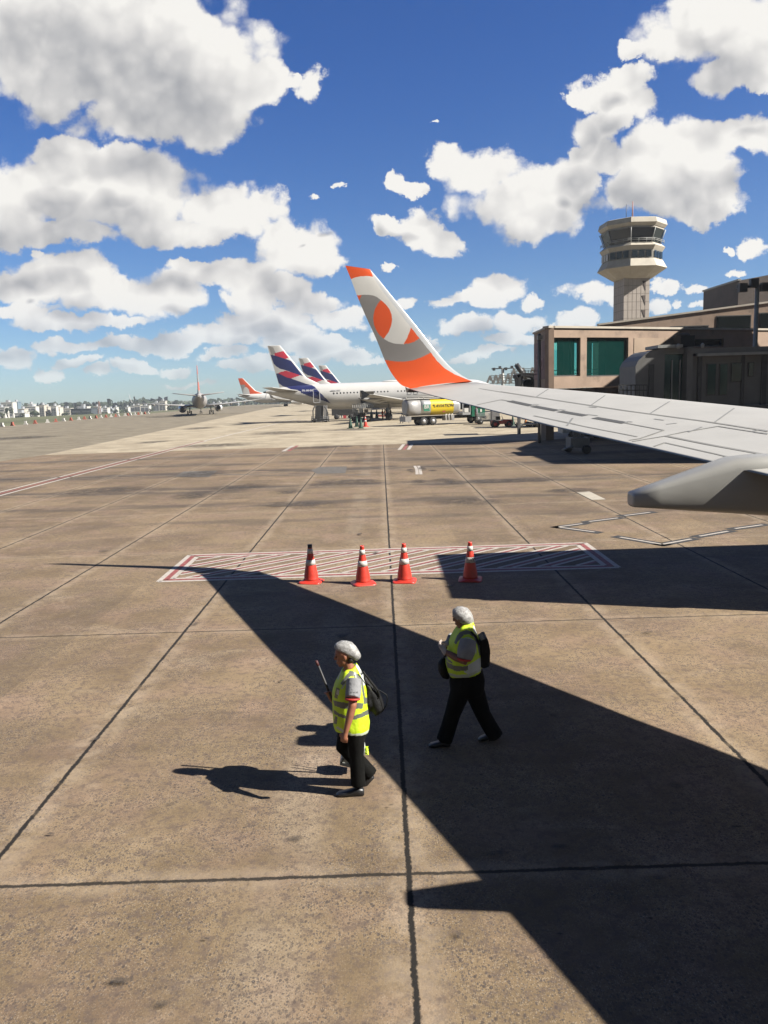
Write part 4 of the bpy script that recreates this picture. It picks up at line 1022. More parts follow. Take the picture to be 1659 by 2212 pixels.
def surfaces(root, L, fus_r, span, wing_x, wz, tail_z, wlt=None, eng=(5.75, 2.0, 1.08), gear_y=3.8, fence=False, wcol=None):
    """wings, stabilisers, engines, undercarriage; mirrored for both sides"""
    wm = wcol or M_belly
    for sg in (-1, 1):
        yv = lambda y: sg*y
        rs = [foil((wing_x, yv(1.5), wz), (wing_x-6.6, yv(1.5), wz), .12, (0,0,1)), foil((wing_x-2.7, yv(6.2), wz+.35), (wing_x-6.9, yv(6.2), wz+.35), .11, (0,0,1)),
              foil((wing_x-7.6, yv(span/2-.3), wz+1.35), (wing_x-9.2, yv(span/2-.3), wz+1.35), .1, (0,0,1))]
        wo_ = put(MB().rings(rs, 0, True, True), 'wing', wm, root)
        if fence:
            mb = MB(); x_ = wing_x-8.3; y_ = yv(span/2-.2); z_ = wz+1.35
            mb.prism([(x_+.2,y_,z_),(x_-.8,y_,z_+.6),(x_-1.2,y_,z_+.6),(x_-.9,y_,z_),(x_-1.1,y_,z_-.65),(x_-.8,y_,z_-.65)], (0,.08*sg,0)); put(mb, 'wingtip_fence', M_dark, root)
        elif wlt:
            mb = MB(); rs = []
            for (xo, yo, zo, c_) in ((-7.6,-.3,0,1.6),(-8.0,.1,.2,1.4),(-8.5,.35,.9,1.1),(-9.6,.6,2.4,.55)):
                rs.append(foil((wing_x+xo, yv(span/2+yo), wz+1.35+zo), (wing_x+xo-c_, yv(span/2+yo), wz+1.35+zo), .09, (0,1,.3)))
            put(mb.rings(rs, 0, True, True), 'winglet', wlt, root)
        rs = [foil((5.9, yv(.4), tail_z), (1.9, yv(.4), tail_z), .10, (0,0,1)), foil((2.0, yv(6.2), tail_z+.65), (.3, yv(6.2), tail_z+.65), .1, (0,0,1))]
        put(MB().rings(rs, 0, True, True), 'stabiliser', M_belly, root)
        ex, ez, er = wing_x+1.9, eng[1], eng[2]
        put(MB().lathe([(er*.5,-4.4),(er*.78,-3.2),(er,-1.8),(er*1.04,-.6),(er,.3),(er*.88,.55),(er*.78,.35),(er*.74,-.2)], 20, (ex, yv(eng[0]), ez), 'X', cap=False), 'engine', M_white if sg < 0 else M_white, root)
        put(MB().lathe([(er*.1,-.15),(er*.76,-.3)], 20, (ex, yv(eng[0]), ez), 'X'), 'engine_fan', M_engin, root)
        put(MB().lathe([(er*.48,0),(er*.1,-.7)], 16, (ex-4.1, yv(eng[0]), ez), 'X'), 'exhaust_cone', M_engin, root)
        put(MB().bx(ex-4.2, yv(eng[0])-.15, ez+er*.6, ex-.8, yv(eng[0])+.15, wz+.25), 'pylon', M_belly, root)
        gx_ = wing_x-5.4
        put(MB().tube([(gx_, yv(gear_y), .5), (gx_, yv(gear_y*.93), wz)], .16, 8), 'landing_gear_strut', M_steel, root)
        for dy in (-.45, .45):
            w_ = put(MB().lathe([(.25,-.18),(.52,-.18),(.57,-.1),(.57,.1),(.52,.18),(.25,.18)], 16, (gx_, yv(gear_y)+dy, .57), 'Y'), 'main_wheel', M_rubber, root)
        for k, yy in enumerate((3.6, 8.2, 11.8)):
            xx = wing_x-6.8-.18*max(0, yy-3.6)*1.0; zz_ = wz+.02+.09*yy*.9
            put(MB().tube([(xx+2.2, yv(yy), zz_-.25),(xx+.8, yv(yy), zz_-.42),(xx-.8, yv(yy), zz_-.3),(xx-1.6, yv(yy), zz_-.12)], [.12,.26,.2,.04], 8), 'flap_track_fairing', M_belly, root)
    nx_ = L-5.2
    put(MB().tube([(nx_, 0, .4),(nx_, 0, 2.2)], .11, 8), 'nose_gear_strut', M_steel, root)
    for dy in (-.25, .25): put(MB().lathe([(.15,-.1),(.36,-.1),(.38,0),(.36,.1),(.15,.1)], 14, (nx_, dy, .38), 'Y'), 'nose_wheel', M_rubber, root)

# --- blue, coral and white tailed jets, parked nose right
k1 = crop(1060, 1370, 5.53); YA = 128.0
TX0 = A(*k1(20, 1090), YA).x
airA = thing('airliner', (TX0, YA, 0), 'parked white jet with navy and coral tail, nearest of the three such tails', 'airliner', 'blue and coral tailed jets parked in a row')
def inv_k1(x, z, y=-.1):
    u, v = proj(Vector((TX0+x, YA+y, z))); return ((u-1060)*5.53, (v-1370)*5.53)
RED = [[(205,240),(330,205),(415,190),(545,325),(500,345),(450,362),(350,330),(250,297),(215,290)], [(290,682),(350,650),(470,625),(600,665),(780,725),(700,755),(575,795),(490,775),(380,720)]]
NAV = [[(120,268),(200,285),(250,297),(350,330),(450,362),(560,400),(650,440),(720,510),(960,780),(880,750),(780,725),(600,665),(480,620),(330,580),(250,530),(190,470)],
       [(240,690),(290,682),(380,715),(490,775),(575,795),(700,840),(900,910),(1030,945),(1095,985),(1200,1090),(1300,1190),(1400,1290),(1450,1345),(1330,1300),(1230,1268),(1100,1232),(950,1180),(800,1115),(790,1080),(700,1060),(600,1055),(520,1010),(400,970),(300,900)]]
RUDDER_SHADE = [(60,60),(180,110),(240,240),(150,290)]  # rudder shading painted grey along the fin's trailing edge
def colA(x, z, f=.5):
    px, py = inv_k1(x, z)
    if f > .93: return 0
    if any(inpoly(px, py, P) for P in RED): return 2
    if any(inpoly(px, py, P) for P in NAV): return 1
    if inpoly(px, py, RUDDER_SHADE): return 3
    return 0
STA = [(0,5.18,4.78),(1.0,5.42,4.45),(2.6,5.66,3.98),(5,5.85,3.25),(7.65,5.97,2.55),(10,6.03,2.02),(12,6.05,1.88),(18,6.05,1.86),(26,6.05,1.86),(32,6.05,1.88),(34,5.85,1.95),(35.8,5.25,2.15),(37,4.45,2.5),(37.6,3.7,3.1)]
def colAF(x, y, z):
    c_ = 0
    px, py = inv_k1(x, z, -1.9 if x > 6 else -1.0)
    if x < 13 and inpoly(px, py, NAV[1]): c_ = 1
    return c_
fuA = fuselage(STA, 120, colAF, [M_white, M_navy], airA, 420)
fin((2.38,5.1), (9.2,5.75), (.60,12.25), (2.62,12.25), colA, [M_white, M_navy, M_coral, M_tailgrey], airA, 120, mid=(6.6,7.1))
surfaces(airA, 37.6, 2, 34, 25.0, 2.75, 4.95, fence=True)
put(MB().lathe([(.15,0),(.12,-.5)], 10, (.1,0,4.95), 'X'), 'tail_exhaust', M_engin, airA)
put(MB().ell((20.5,0,6.02), (1.9,.55,.28)), 'antenna_dome', M_white, airA)
put(MB().prism([(24.5,-.03,6.0),(24.9,-.03,6.0),(24.7,-.03,6.5),(24.55,-.03,6.5)], (0,.06,0)), 'antenna', M_white, airA)
airB = copy_tree(airA); airC = copy_tree(airA)
for o_, u_, v_, Yn, lab in ((airB, 740, 385, 173.0, 'white jet with navy and coral tail, second of the three in the row'), (airC, 1180, 540, 218.0, 'parked white jet with navy and coral tail, farthest and smallest of the three')):
    p_ = A(*k1(u_, v_), Yn); o_.location = (p_.x-.6, Yn, 0); o_['label'] = lab
# windows, doors, lettering on the nearest
wm_ = MB(); wm_.ell((0,0,0), (.13,.04,.20), 0, 10, 6)
w0 = None
for i in range(41):
    x_ = 11.0+.535*i
    if i in (17, 18): continue
    if w0 is None: w0 = put(wm_, 'window', M_dark, airA); o_ = w0
    else: o_ = w0.copy(); COL.objects.link(o_); o_.parent = airA
    o_.location = (x_, -1.93, 4.42)
M_doorln = mat('door_outline', (.62,.62,.62), .5, var=0); M_doorgr = mat('door_outline_grey', (.40,.40,.40), .5, var=0)
def door_frame(x0, z0, x1, z1, y, root, material, wd=.05, name='door_outline'):
    mb = MB()
    def yy(z):
        h = (z-3.95)/2.09; return -2.0*math.sqrt(max(0, 1-h*h))-.03
    for a_, b_ in (((x0,z0),(x0,z1)), ((x1,z0),(x1,z1)), ((x0,z1),(x1,z1)), ((x0,z0),(x1,z0))):
        n_ = 6
        for i in range(n_):
            p = (a_[0]+(b_[0]-a_[0])*i/n_, a_[1]+(b_[1]-a_[1])*i/n_); q = (a_[0]+(b_[0]-a_[0])*(i+1)/n_, a_[1]+(b_[1]-a_[1])*(i+1)/n_)
            mb.bar((p[0], yy(p[1]) if y is None else y, p[1]), (q[0], yy(q[1]) if y is None else y, q[1]), wd)
    return put(mb, name, material, root)
door_frame(7.75, 3.1, 8.75, 5.2, -1.80, airA, M_doorln, .06)
for x_ in (23.0, 24.0): door_frame(x_-.3, 3.95, x_+.3, 4.85, None, airA, M_doorgr, .03)
door_frame(31.6, 3.0, 32.6, 5.2, None, airA, M_doorgr, .03)
MBt = lambda x, y, z, s=1: Matrix(((s,0,0,TX0+x),(0,0,-1,YA+y),(0,s,0,z),(0,0,0,1)))
ps = A(*k1(945,1065), YA-1.75)
text_mesh('registration', 'PR-MHM', .46, Matrix(((1,0,0,ps.x-.05),(0,.10,-1,YA-1.90),(0,1,.10,ps.z),(0,0,0,1))), mat('lettering_pale', (.62,.62,.66), .5, var=0), airA, .02, .006)
ps = A(900+920/2.074, 1350+437/2.074, YA-1.9)
text_mesh('lettering', 'AIRBUS A320', .28, Matrix(((1,0,0,ps.x),(0,.2,-1,YA-1.86),(0,1,.2,ps.z),(0,0,0,1))), mat('lettering_grey', (.46,.46,.49), .5, var=0), airA, .02)
cd_ = put(MB().bx(15.2,-2.03,2.0, 17.3,-1.7,3.6), 'cargo_doorway', M_engin, airA)
put(MB().prism([(15.15,-2.05,3.66),(17.35,-2.05,3.66),(17.35,-2.9,4.55),(15.15,-2.9,4.55)], (0,0,.06)), 'cargo_door', M_belly, airA)

# --- orange-tailed jets
ORG = [[(60,330),(160,345),(195,400),(222,445),(250,470),(248,500),(235,522),(196,520),(205,490),(205,460),(195,430),(180,412),(165,405),(150,400),(130,380)]]
YG = 340.0; k2 = crop(900, 1350, 2.074); TG = A(*k2(112, 518), YG).x
airG = thing('airliner', (TG, YG, 0), 'far parked white jet, orange tail with a white oval, left of the navy tails', 'airliner')
def inv_k2(x, z):
    u, v = proj(Vector((TG+x, YG, z))); return ((u-900)*2.074, (v-1350)*2.074)
WHT = [(150+0,470),(153,430),(165,412),(180,412),(198,430),(206,460),(204,490),(196,515),(170,512),(158,500)]
def colG(x, z, f=.5):
    px, py = inv_k2(x, z)
    if inpoly(px, py, WHT): return 0
    if px < 165 and py > 395: return 2
    if py < 345+9999 and f < .97 and px < 250 and (px-118) < 240: return 1
    return 0
def colG2(x, z, f=.5):
    px, py = inv_k2(x, z)
    if inpoly(px, py, WHT): return 0
    if px < 168 and py > 392: return 2
    if f > .90: return 0
    return 1
def st737(L): return [(0,5.25,4.75),(1.5,5.5,4.3),(4,5.65,3.4),(7.5,5.75,2.3),(10.5,5.78,1.75),(14,5.78,1.7),(L-8,5.78,1.7),(L-4.5,5.7,1.75),(L-2.5,5.0,1.95),(L-1,4.1,2.3),(L,3.3,2.9)]
gS = 1.0
fuselage(st737(39), 28, lambda x,y,z: (1 if x < 4.6 and x > 1.2 and z > 4.6 and inv_k2(x,z)[0] > 205 else 0), [M_white, M_orange], airG, 90)
fin((2.2,5.2), (11.5,5.7), (.35,12.4), (2.4,12.4), colG2, [M_white, M_orange, M_tailgrey], airG, 70, mid=(7.6,7.0))
surfaces(airG, 39, 1.9, 34.4, 25.5, 2.35, 5.1, wlt=M_tailgrey, eng=(4.9,1.7,1.1), gear_y=2.9, wcol=M_belly)
w1 = put(MB().ell((0,0,0), (.16,.05,.2), 0, 8, 5), 'window', M_dark, airG); w1.location = (9.5,-1.83,4.1)
for i in range(1, 36):
    o_ = w1.copy(); COL.objects.link(o_); o_.parent = airG; o_.location = (9.5+.62*i,-1.83,4.1)
kc = crop(0, 1350, 1.659)
YT = 212.0; pt = A(*kc(1322, 440), YT); headn = math.atan2(YT, pt.x)
airT = thing('airliner', (pt.x, YT, 0), 'taxiing jet seen from directly behind on the far taxiway, dark engines either side', 'airliner')
airT.rotation_euler = (0,0,0)
fuselage(st737(39), 28, lambda x,y,z: 0, [M_tailgrey], airT, 60)
fin((2.2,5.2), (11.5,5.7), (.35,12.4), (2.4,12.4), lambda x, z, f=.5: (1 if z > 10.3 or (6.4 < z < 8.4) else 2), [M_white, M_orange, M_tailgrey], airT, 50, mid=(7.6,7.0))
surfaces(airT, 39, 1.9, 34.4, 25.5, 2.35, 5.1, wlt=M_tailgrey, eng=(4.9,1.7,1.1), gear_y=2.9, wcol=M_belly)
airT.location = (pt.x-17*math.cos(headn), YT-17*math.sin(headn), 0); airT.rotation_euler = (0,0,headn-R(.6))
# ------------------------------------------------------------------ ground equipment by the nearest blue-tailed jet
M_alu = mat('tank_aluminium', (.60,.60,.59), .28, metal=.55, var=.08, scale=1.2)
M_alud = mat('dull_and_shaded_aluminium', (.34,.33,.32), .45, metal=.4, var=.15, scale=1.5)
M_yel = mat('yellow_panel', (.62,.45,.015), .4, var=.03)
M_grn = mat('green_cab_paint', (.008,.10,.055), .35, var=.05, coat=.3)
M_blk = mat('black_chassis', (.022,.022,.022), .6, var=.2)
M_gcone = mat('green_cone', (.015,.06,.036), .6, var=.1)
M_rcone = mat('red_orange_cone', (.55,.040,.022), .42, var=.10, scale=9, dirt=(.6, 14, (.22,.03,.02)))
M_cband = mat('white_cone_band', (.52,.50,.46), .5, var=.08, scale=14, dirt=(.6, 20, (.22,.20,.18)))
M_ora = mat('orange_marker', (.62,.22,.03), .5)
M_redp = mat('red_machine_paint', (.28,.035,.03), .5, var=.2)
M_crate = mat('grey_cart_metal', (.30,.30,.29), .5, metal=.3, var=.2)
M_blkletter = mat('black_lettering', (.02,.03,.025), .5, var=0)
M_grnletter = mat('green_lettering', (.02,.20,.12), .5, var=0)
def wheel(parent, x, y, r, w_=.24, hub=None, name='wheel'):
    o_ = put(MB().lathe([(r*.55,-w_/2),(r*.92,-w_/2),(r,-w_*.3),(r,w_*.3),(r*.92,w_/2),(r*.55,w_/2)], 20, (x,y,r), 'Y', cap=True), name, M_rubber, parent)
    h = MB().lathe([(.03,-w_*.56),(r*.52,-w_*.52),(r*.52,w_*.52),(.03,w_*.56)], 14, (x,y,r), 'Y').build('rim', hub or M_alud); h.parent = o_
    return o_
kt = crop(1600, 1580, 2.765)
def gp(u, v): return G(*kt(u, v))
# tanker: local x forward, heading right and slightly away
rw = gp(345, 337); fw = gp(745, 322); hd = math.atan2(fw.y-rw.y, fw.x-rw.x)
hd = R(17); sc_ = rw.y/1700/(2.765*1.8517)
tk = thing('fuel_truck', (rw.x-1.4, rw.y+1.3, 0), 'silver aircraft fuel tanker with a yellow panel and green cab, under the winglet', 'fuel truck')
M_tr = Matrix.Rotation(hd, 4, 'Z')
def T_(mb, name, mt, parent=None): 
    o_ = mb.build(name, mt); o_.parent = parent or tk; return o_
# (geometry below in truck frame: rear axle at x=1.3)
Lr, Lt, tz0, tz1, hw = -2.0, 5.3, 1.25, 3.35, 1.25
def tankring(x, k=1.0, n_=32):
    zc = (tz0+tz1)/2; out = []
    for j in range(n_):
        a_ = 2*math.pi*j/n_; out.append(Vector((x, hw*k*math.copysign(abs(math.cos(a_))**.75, math.cos(a_)), zc+(tz1-tz0)/2*k*math.copysign(abs(math.sin(a_))**.75, math.sin(a_)))))
    return out
X_ = [(-2.0,.80),(-1.9,.93),(-1.7,1.0),(-.2,1.0),(.35,1.0),(3.9,1.0),(4.9,1.0),(5.1,.97),(5.25,.84)]
mb = MB(); mb.rings([tankring(x, k) for x, k in X_[:4]], 0, True); T_(mb, 'shaded_rear_cap', M_alud)  # rear cap of the tank; its shade is put into a darker aluminium
mb = MB(); mb.rings([tankring(x, k*.995) for x, k in X_[3:]], 0, True); tank = T_(mb, 'tank', M_alu)
mb = MB(); mb.rings([tankring(1.15, 1.006), tankring(4.25, 1.006)], 0, True, False); ye = T_(mb, 'yellow_band', M_yel)
def side_text(s, x, z, size, mt, parent, sx=1, y=None, name='lettering', shear=0.0, bold=.012):
    y = -hw-.02 if y is None else y
    M_ = Matrix(((1,0,0,x),(0,0,-1,y),(0,1,0,z),(0,0,0,1)))
    cu = bpy.data.curves.new(name, 'FONT'); cu.body = s; cu.size = size; cu.extrude = .01; cu.offset = bold; cu.align_x = 'CENTER'; cu.align_y = 'CENTER'; cu.shear = shear
    ob_ = bpy.data.objects.new(name, cu); COL.objects.link(ob_); bpy.context.view_layer.update()
    me = bpy.data.meshes.new_from_object(ob_.evaluated_get(bpy.context.evaluated_depsgraph_get())); bpy.data.objects.remove(ob_)
    me.transform(M_ @ Matrix.Diagonal((sx,1,1,1))); me.materials.clear(); me.materials.append(mt)
    o_ = bpy.data.objects.new(name, me); COL.objects.link(o_); o_.parent = parent; return o_
side_text('AVIATION', 2.98, 2.42, .54, M_blkletter, tk, .98, -hw-.03, shear=.25, bold=.0)
mb = MB()
for k in range(4): mb.bx(1.38+.06*k, -hw-.04, 2.56-.10*k, 1.68, -hw-.015, 2.60-.10*k)
T_(mb, 'striped_emblem', M_blkletter)
T_(MB().bx(.12,-hw-.03,2.02,.98,-hw-.012,2.62), 'emblem_panel', M_grnletter)
side_text('BR', .55, 2.32, .62, M_cband, tk, 1.0, -hw-.045, bold=.015)
T_(MB().bx(.16,-hw-.035,1.82,.95,-hw-.012,1.98), 'emblem_bar', M_grnletter)
T_(MB().bx(2.7,-hw-.03,1.62,3.05,-hw-.012,1.78), 'hazard_label', M_redp)
T_(MB().bx(-2.0,-.9,3.36,5.0,.9,3.44), 'catwalk', M_cband)
mb = MB()
for y_ in (-.9,.9):
    mb.tube([(-2,y_,3.62),(4.9,y_,3.62)], .035, 6)
    for x_ in (-2,.3,2.6,4.9): mb.tube([(x_,y_,3.4),(x_,y_,3.62)], .03, 6)
T_(mb, 'catwalk_rail', M_cband)
T_(MB().bx(-2.1,-.45,.75,8.3,.45,1.15), 'chassis', M_blk)
T_(MB().bx(-2.3,-1.15,.55,-1.5,1.15,1.2), 'rear_bumper', M_alud)
T_(MB().bx(2.9,-1.2,.55,4.3,-.5,1.2), 'valve_box', M_alud)
mb = MB(); 
for x_ in (3.1,3.5,3.9): mb.tube([(x_,-1.25,.6),(x_,-1.25,1.3),(x_+.2,-1.2,1.3)], .07, 6)
T_(mb, 'hose_couplings', M_cband)
T_(MB().bx(5.5,-1.15,1.15,6.6,1.15,1.45), 'deck', M_alu); 
mb = MB()
for x_, y_ in ((5.55,-1.1),(6.55,-1.1),(5.55,1.1),(6.55,1.1)): mb.bx(x_-.05,y_-.05,1.45,x_+.05,y_+.05,3.45)
mb.bx(5.5,-1.15,3.45,6.6,1.15,3.53); T_(mb, 'hose_reel_frame', M_alu)
T_(MB().lathe([(.45,-.5),(.5,-.5),(.5,.5),(.45,.5)], 16, (6.05,0,2.3), 'Y'), 'hose_reel', M_blk)
T_(MB().bx(5.75,-1.18,1.46,6.3,-.6,2.0), 'meter_box', M_cband)
cab = T_(MB().prism([(6.75,-1.2,.9),(8.6,-1.2,.9),(8.62,-1.2,1.9),(8.25,-1.2,3.05),(6.75,-1.2,3.15)], (0,2.4,0)), 'cab', M_grn)
T_(MB().prism([(7.35,-1.215,1.95),(8.35,-1.215,1.95),(8.08,-1.215,2.85),(7.35,-1.215,2.85)], (0,.01,0)), 'side_window', M_dark, cab)
T_(MB().prism([(8.615,-1.05,1.95),(8.615,1.05,1.95),(8.285,1.05,2.95),(8.285,-1.05,2.95)], (.02,0,.01)), 'windscreen', M_dark, cab)
T_(MB().bx(8.60,-1.2,.55,8.8,1.2,.95), 'front_bumper', M_blk)
T_(MB().bx(7.9,-1.25,1.45,8.15,-1.21,1.8), 'door_emblem', M_cband, cab)
T_(MB().bx(8.5,-1.4,2.0,8.58,-1.25,2.5), 'mirror', M_blk)
for x_, y_ in ((.15,-1.05),(1.4,-1.05),(.15,1.05),(1.4,1.05),(7.6,-1.1),(7.6,1.1)): wheel(tk, x_, y_, .52, .32, M_alud)
tk.rotation_euler = (0,0,hd)

# helper for simple wheeled carts in world axes
def cart(name, u, v, L_, W_, H_, label, cat, frame_mt, rz=0.0, wr=.25, group=None):
    p = gp(u, v); o_ = thing(name, (p.x, p.y+W_/2, 0), label, cat, group); 
    put(MB().bx(0,-W_/2,wr*1.1, L_, W_/2, wr*1.1+H_), 'bed', frame_mt, o_)
    for x_ in (.4, L_-.4):
        for y_ in (-W_/2, W_/2): wheel(o_, x_, y_, wr, .16, M_dsteel)
    o_.rotation_euler = (0,0,rz); return o_
pc = cart('equipment_cart', 855, 330, 2.5, 1.6, .18, 'cart stacked with silver slatted pallets behind the green tanker cab', 'cart', M_blk, 0, .33)
for k in range(6):
    m_ = MB()
    for q in range(6): m_.bx(.05, -.75+.27*q, .62+.15*k, 1.75-.04*(k % 2), -.62+.27*q, .66+.15*k)
    m_.bx(.05,-.75,.56+.15*k,.15,.75,.62+.15*k); m_.bx(1.6,-.75,.56+.15*k,1.7,.75,.62+.15*k)
    o_ = m_.build('pallet', M_alu); o_.location = pc.location; tag(o_, ['bottom','second lowest','third lowest','fourth from the bottom','second highest','topmost'][k]+' silver slatted pallet in the stack on the cart', 'pallet', 'pallets stacked on the cart')
ct = cart('cargo_trolley', 1015, 345, 1.1, 1.5, .1, 'trolley with a tall grey luggage container beside the pallet cart', 'trolley', M_crate, 0, .3)
put(MB().bx(.05,-.7,.5,.95,.7,1.95), 'container', mat('container_grey', (.24,.23,.22), .5, var=.2), ct)
q_ = gp(1090,362); tg = thing('baggage_tractor', (q_.x-.5, q_.y+.6, 0), 'low dark red baggage tractor left of the green cone near the dollies', 'tractor')
put(MB().prism([(-.2,-.6,.4),(2.1,-.6,.4),(2.1,-.6,.85),(1.1,-.6,.9),(.9,-.6,.75),(-.2,-.6,.8)], (0,1.2,0)), 'body', M_redp, tg)
put(MB().bx(.3,-.3,.86,.75,.3,1.25), 'seat', M_blk, tg); put(MB().tube([(1.1,0,.9),(.95,0,1.3)], .03, 6), 'steering_column', M_blk, tg)
for x_, y_, r_ in ((.15,-.6,.42),(.15,.6,.42),(1.7,-.6,.36),(1.7,.6,.36)): wheel(tg, x_, y_, r_, .25, M_redp)
for k, (u_, v_, Ln) in enumerate(((1290,366,2.7),(1400,352,2.4))):
    dl = cart('baggage_dolly', u_, v_, Ln, 1.5, .12, ['empty black flat dolly with small wheels, the nearer of two by the orange cone','empty black flat dolly behind the orange cone, the farther of two'][k], 'dolly', M_blk, 0, .27, 'flat baggage dollies')
    put(MB().tube([(0,0,.35),(-.8,0,.25)], .04, 6), 'drawbar', M_dsteel, dl)
    m_ = MB(); 
    for x_ in (0.05, Ln-.05): m_.tube([(x_,-.7,.4),(x_,-.7,.62),(x_,.7,.62),(x_,.7,.4)], .03, 6)
    put(m_, 'end_rail', M_dsteel, dl)
def cone(x, y, h, label, mt, bands=True, group=None, seed=0, base_mt=None, capm=None):
    rr = random.Random(seed); o_ = thing('traffic_cone', (x, y, 0), label, 'traffic cone', group)
    rb = .235*h; f = lambda t: rb*(1-t)+.045*h*t                 # taper
    b = MB(); n_ = 28; rs = []
    for z_, k_, e in ((0,.30*h,.35),(.028*h,.30*h,.35),(.045*h,.285*h,.5),(.055*h,.235*h,1.0),(.075*h,.215*h,1.0)):
        rs.append([Vector((k_*math.copysign(abs(math.cos(2*math.pi*j/n_))**e, math.cos(2*math.pi*j/n_)), k_*math.copysign(abs(math.sin(2*math.pi*j/n_))**e, math.sin(2*math.pi*j/n_)), z_+(.012*h*math.sin(3*2*math.pi*j/n_+seed) if z_ < .05 and z_ > 0 else 0))) for j in range(n_)])
    put(b.rings(rs, 0, True), 'base', base_mt or mt, o_)
    body = MB(); body.lathe([(.20*h,.07*h),(.185*h,.11*h),(f(.2)*.92,.2*h),(f(.5)*.90,.5*h),(f(.8)*.88,.8*h),(.052*h,.96*h),(.054*h,.965*h),(.054*h,h),(.036*h,h),(.034*h,.96*h)], 24)
    put(body, 'body', mt, o_)
    if bands:
        rz_ = lambda z: (.185*h+(.052*h-.185*h)*((z-.11*h)/(.85*h)))+.004*h
        def r_at(z):
            P = [(.185*h,.11*h),(f(.2)*.92,.2*h),(f(.5)*.90,.5*h),(f(.8)*.88,.8*h),(.052*h,.96*h)]
            for (ra,za),(rb_,zb_) in zip(P[:-1],P[1:]):
                if za <= z <= zb_: return ra+(rb_-ra)*(z-za)/(zb_-za)+.004
            return .05*h
        for z0_, z1_ in ((.475*h,.615*h),(.775*h,.90*h)):
            put(MB().lathe([(r_at(z0_)-.003,z0_),(r_at(z0_),z0_),(r_at(z1_),z1_),(r_at(z1_)-.003,z1_)], 24, cap=False), 'reflective_band', M_cband, o_)
    if capm: put(MB().lathe([(.058*h,.92*h),(.060*h,.93*h),(.060*h,1.005*h),(.03*h,1.006*h)], 20), 'tip', capm, o_)
    o_.rotation_euler = (0,0,rr.uniform(0,1.5)); return o_
GC = 'green cones in front of the parked jet'
k9 = crop(1230, 1580, 3.858)
for k, (u_, v_) in enumerate(((665,517),(763,492),(825,515))):
    p = G(*k9(u_, v_)); cone(p.x, p.y, 1.35, ['leftmost dark green cone in front of the luggage cart','middle dark green cone, set a little farther back','dark green cone just left of the small red cone'][k], M_gcone, False, GC, k)
p = G(*k9(895,490)); cone(p.x, p.y, 1.35, 'small red and white cone right of the green cones by the luggage cart', M_rcone, True, None, 5)
for k, (u_, v_) in enumerate(((987,360),(1070,362))):
    p = G(*k9(u_, v_)); cone(p.x, p.y, 1.5, ['green cone under the jet belly, left of two at the low rail','green cone under the jet belly, right of two at the low rail'][k], M_gcone, False, GC, k+7)
p = gp(1248, 340); cone(p.x, p.y, 1.2, 'tall green cone beside the baggage tractor under our wing', M_gcone, False, GC, 3)
p = gp(1390, 331); cone(p.x, p.y, .95, 'plain orange cone standing on the dollies under our wing', M_ora, False, None, 4)
# loader stairs under the tail
def k9A(u_, v_, Y): return A(*k9(u_, v_), Y)
sp = G(*k9(200, 425)); YS = sp.y
st_ = thing('boarding_stairs', (k9A(80,400,YS).x, YS, 0), 'dark wheeled service stairs under the tail of the navy-tailed jet', 'stairs')
m_ = MB(); m_.prism([k9A(120,165,YS+1), k9A(238,165,YS+1), k9A(228,400,YS+1), k9A(115,400,YS+1)], (0,1.6,0)); m_.build('stairway_back', M_engin, st_)
m_ = MB()
for P in ([(90,410),(84,240),(105,185),(130,165)], [(300,420),(302,260),(285,205),(262,180)]): m_.tube([k9A(*p,YS+.4) for p in P], .09, 6)
m_.build('hoop_rail', M_dsteel, st_)
for y_ in (340, 365, 395): MB().tube([k9A(60,y_,YS), k9A(335,y_,YS)], .06, 6).build('side_rail', M_dsteel, st_)
for x_ in (65, 92, 240, 300, 330): MB().tube([k9A(x_,325,YS), Vector((k9A(x_,420,YS).x, YS, .05))], .07, 6).build('leg', M_dsteel, st_)
for x_ in (110, 275): c_ = k9A(x_,400,YS+.5); MB().lathe([(.1,-.12),(.33,-.12),(.35,0),(.33,.12),(.1,.12)], 14, (c_.x, YS+.5, .35), 'Y').build('wheel', M_rubber, st_)
MB().bx(k9A(242,300,YS).x, YS+.9, .5, k9A(300,300,YS).x, YS+1.6, 2.6).build('control_cabinet', M_alud, st_)
# luggage cart with cage
lp = G(*k9(800, 420)); YL = lp.y+.9
lc = thing('luggage_cart', (k9A(705,400,YL).x, YL, 0), 'caged luggage cart on big wheels in front of the open cargo door', 'luggage cart')
x0_, x1_ = k9A(705,300,YL).x, k9A(955,300,YL).x
MB().bx(x0_, YL-.8, .75, x1_-.6, YL+.8, 1.35).build('bed', M_blk, lc)
m_ = MB()
for i in range(9): x_ = x0_+(x1_-x0_)*i/8; m_.tube([(x_,YL-.8,1.2),(x_,YL-.8,2.75)], .04, 5)
for z_ in (1.5,2.1,2.7): m_.tube([(x0_,YL-.82,z_),(x1_,YL-.82,z_)], .04, 5)
m_.build('cage', M_crate, lc)
for u_ in (733,795,905,940):
    c_ = k9A(u_,395,YL); r_ = .48; w_ = MB().lathe([(.2,-.14),(.44,-.14),(r_,0),(.44,.14),(.2,.14)], 18, (c_.x, YL-.75, r_), 'Y').build('wheel', M_rubber, lc)
    MB().lathe([(.03,-.16),(.2,-.15),(.2,.15),(.03,.16)], 12, (c_.x, YL-.75, r_), 'Y').build('rim', M_cband if u_ > 850 else M_dsteel, w_)
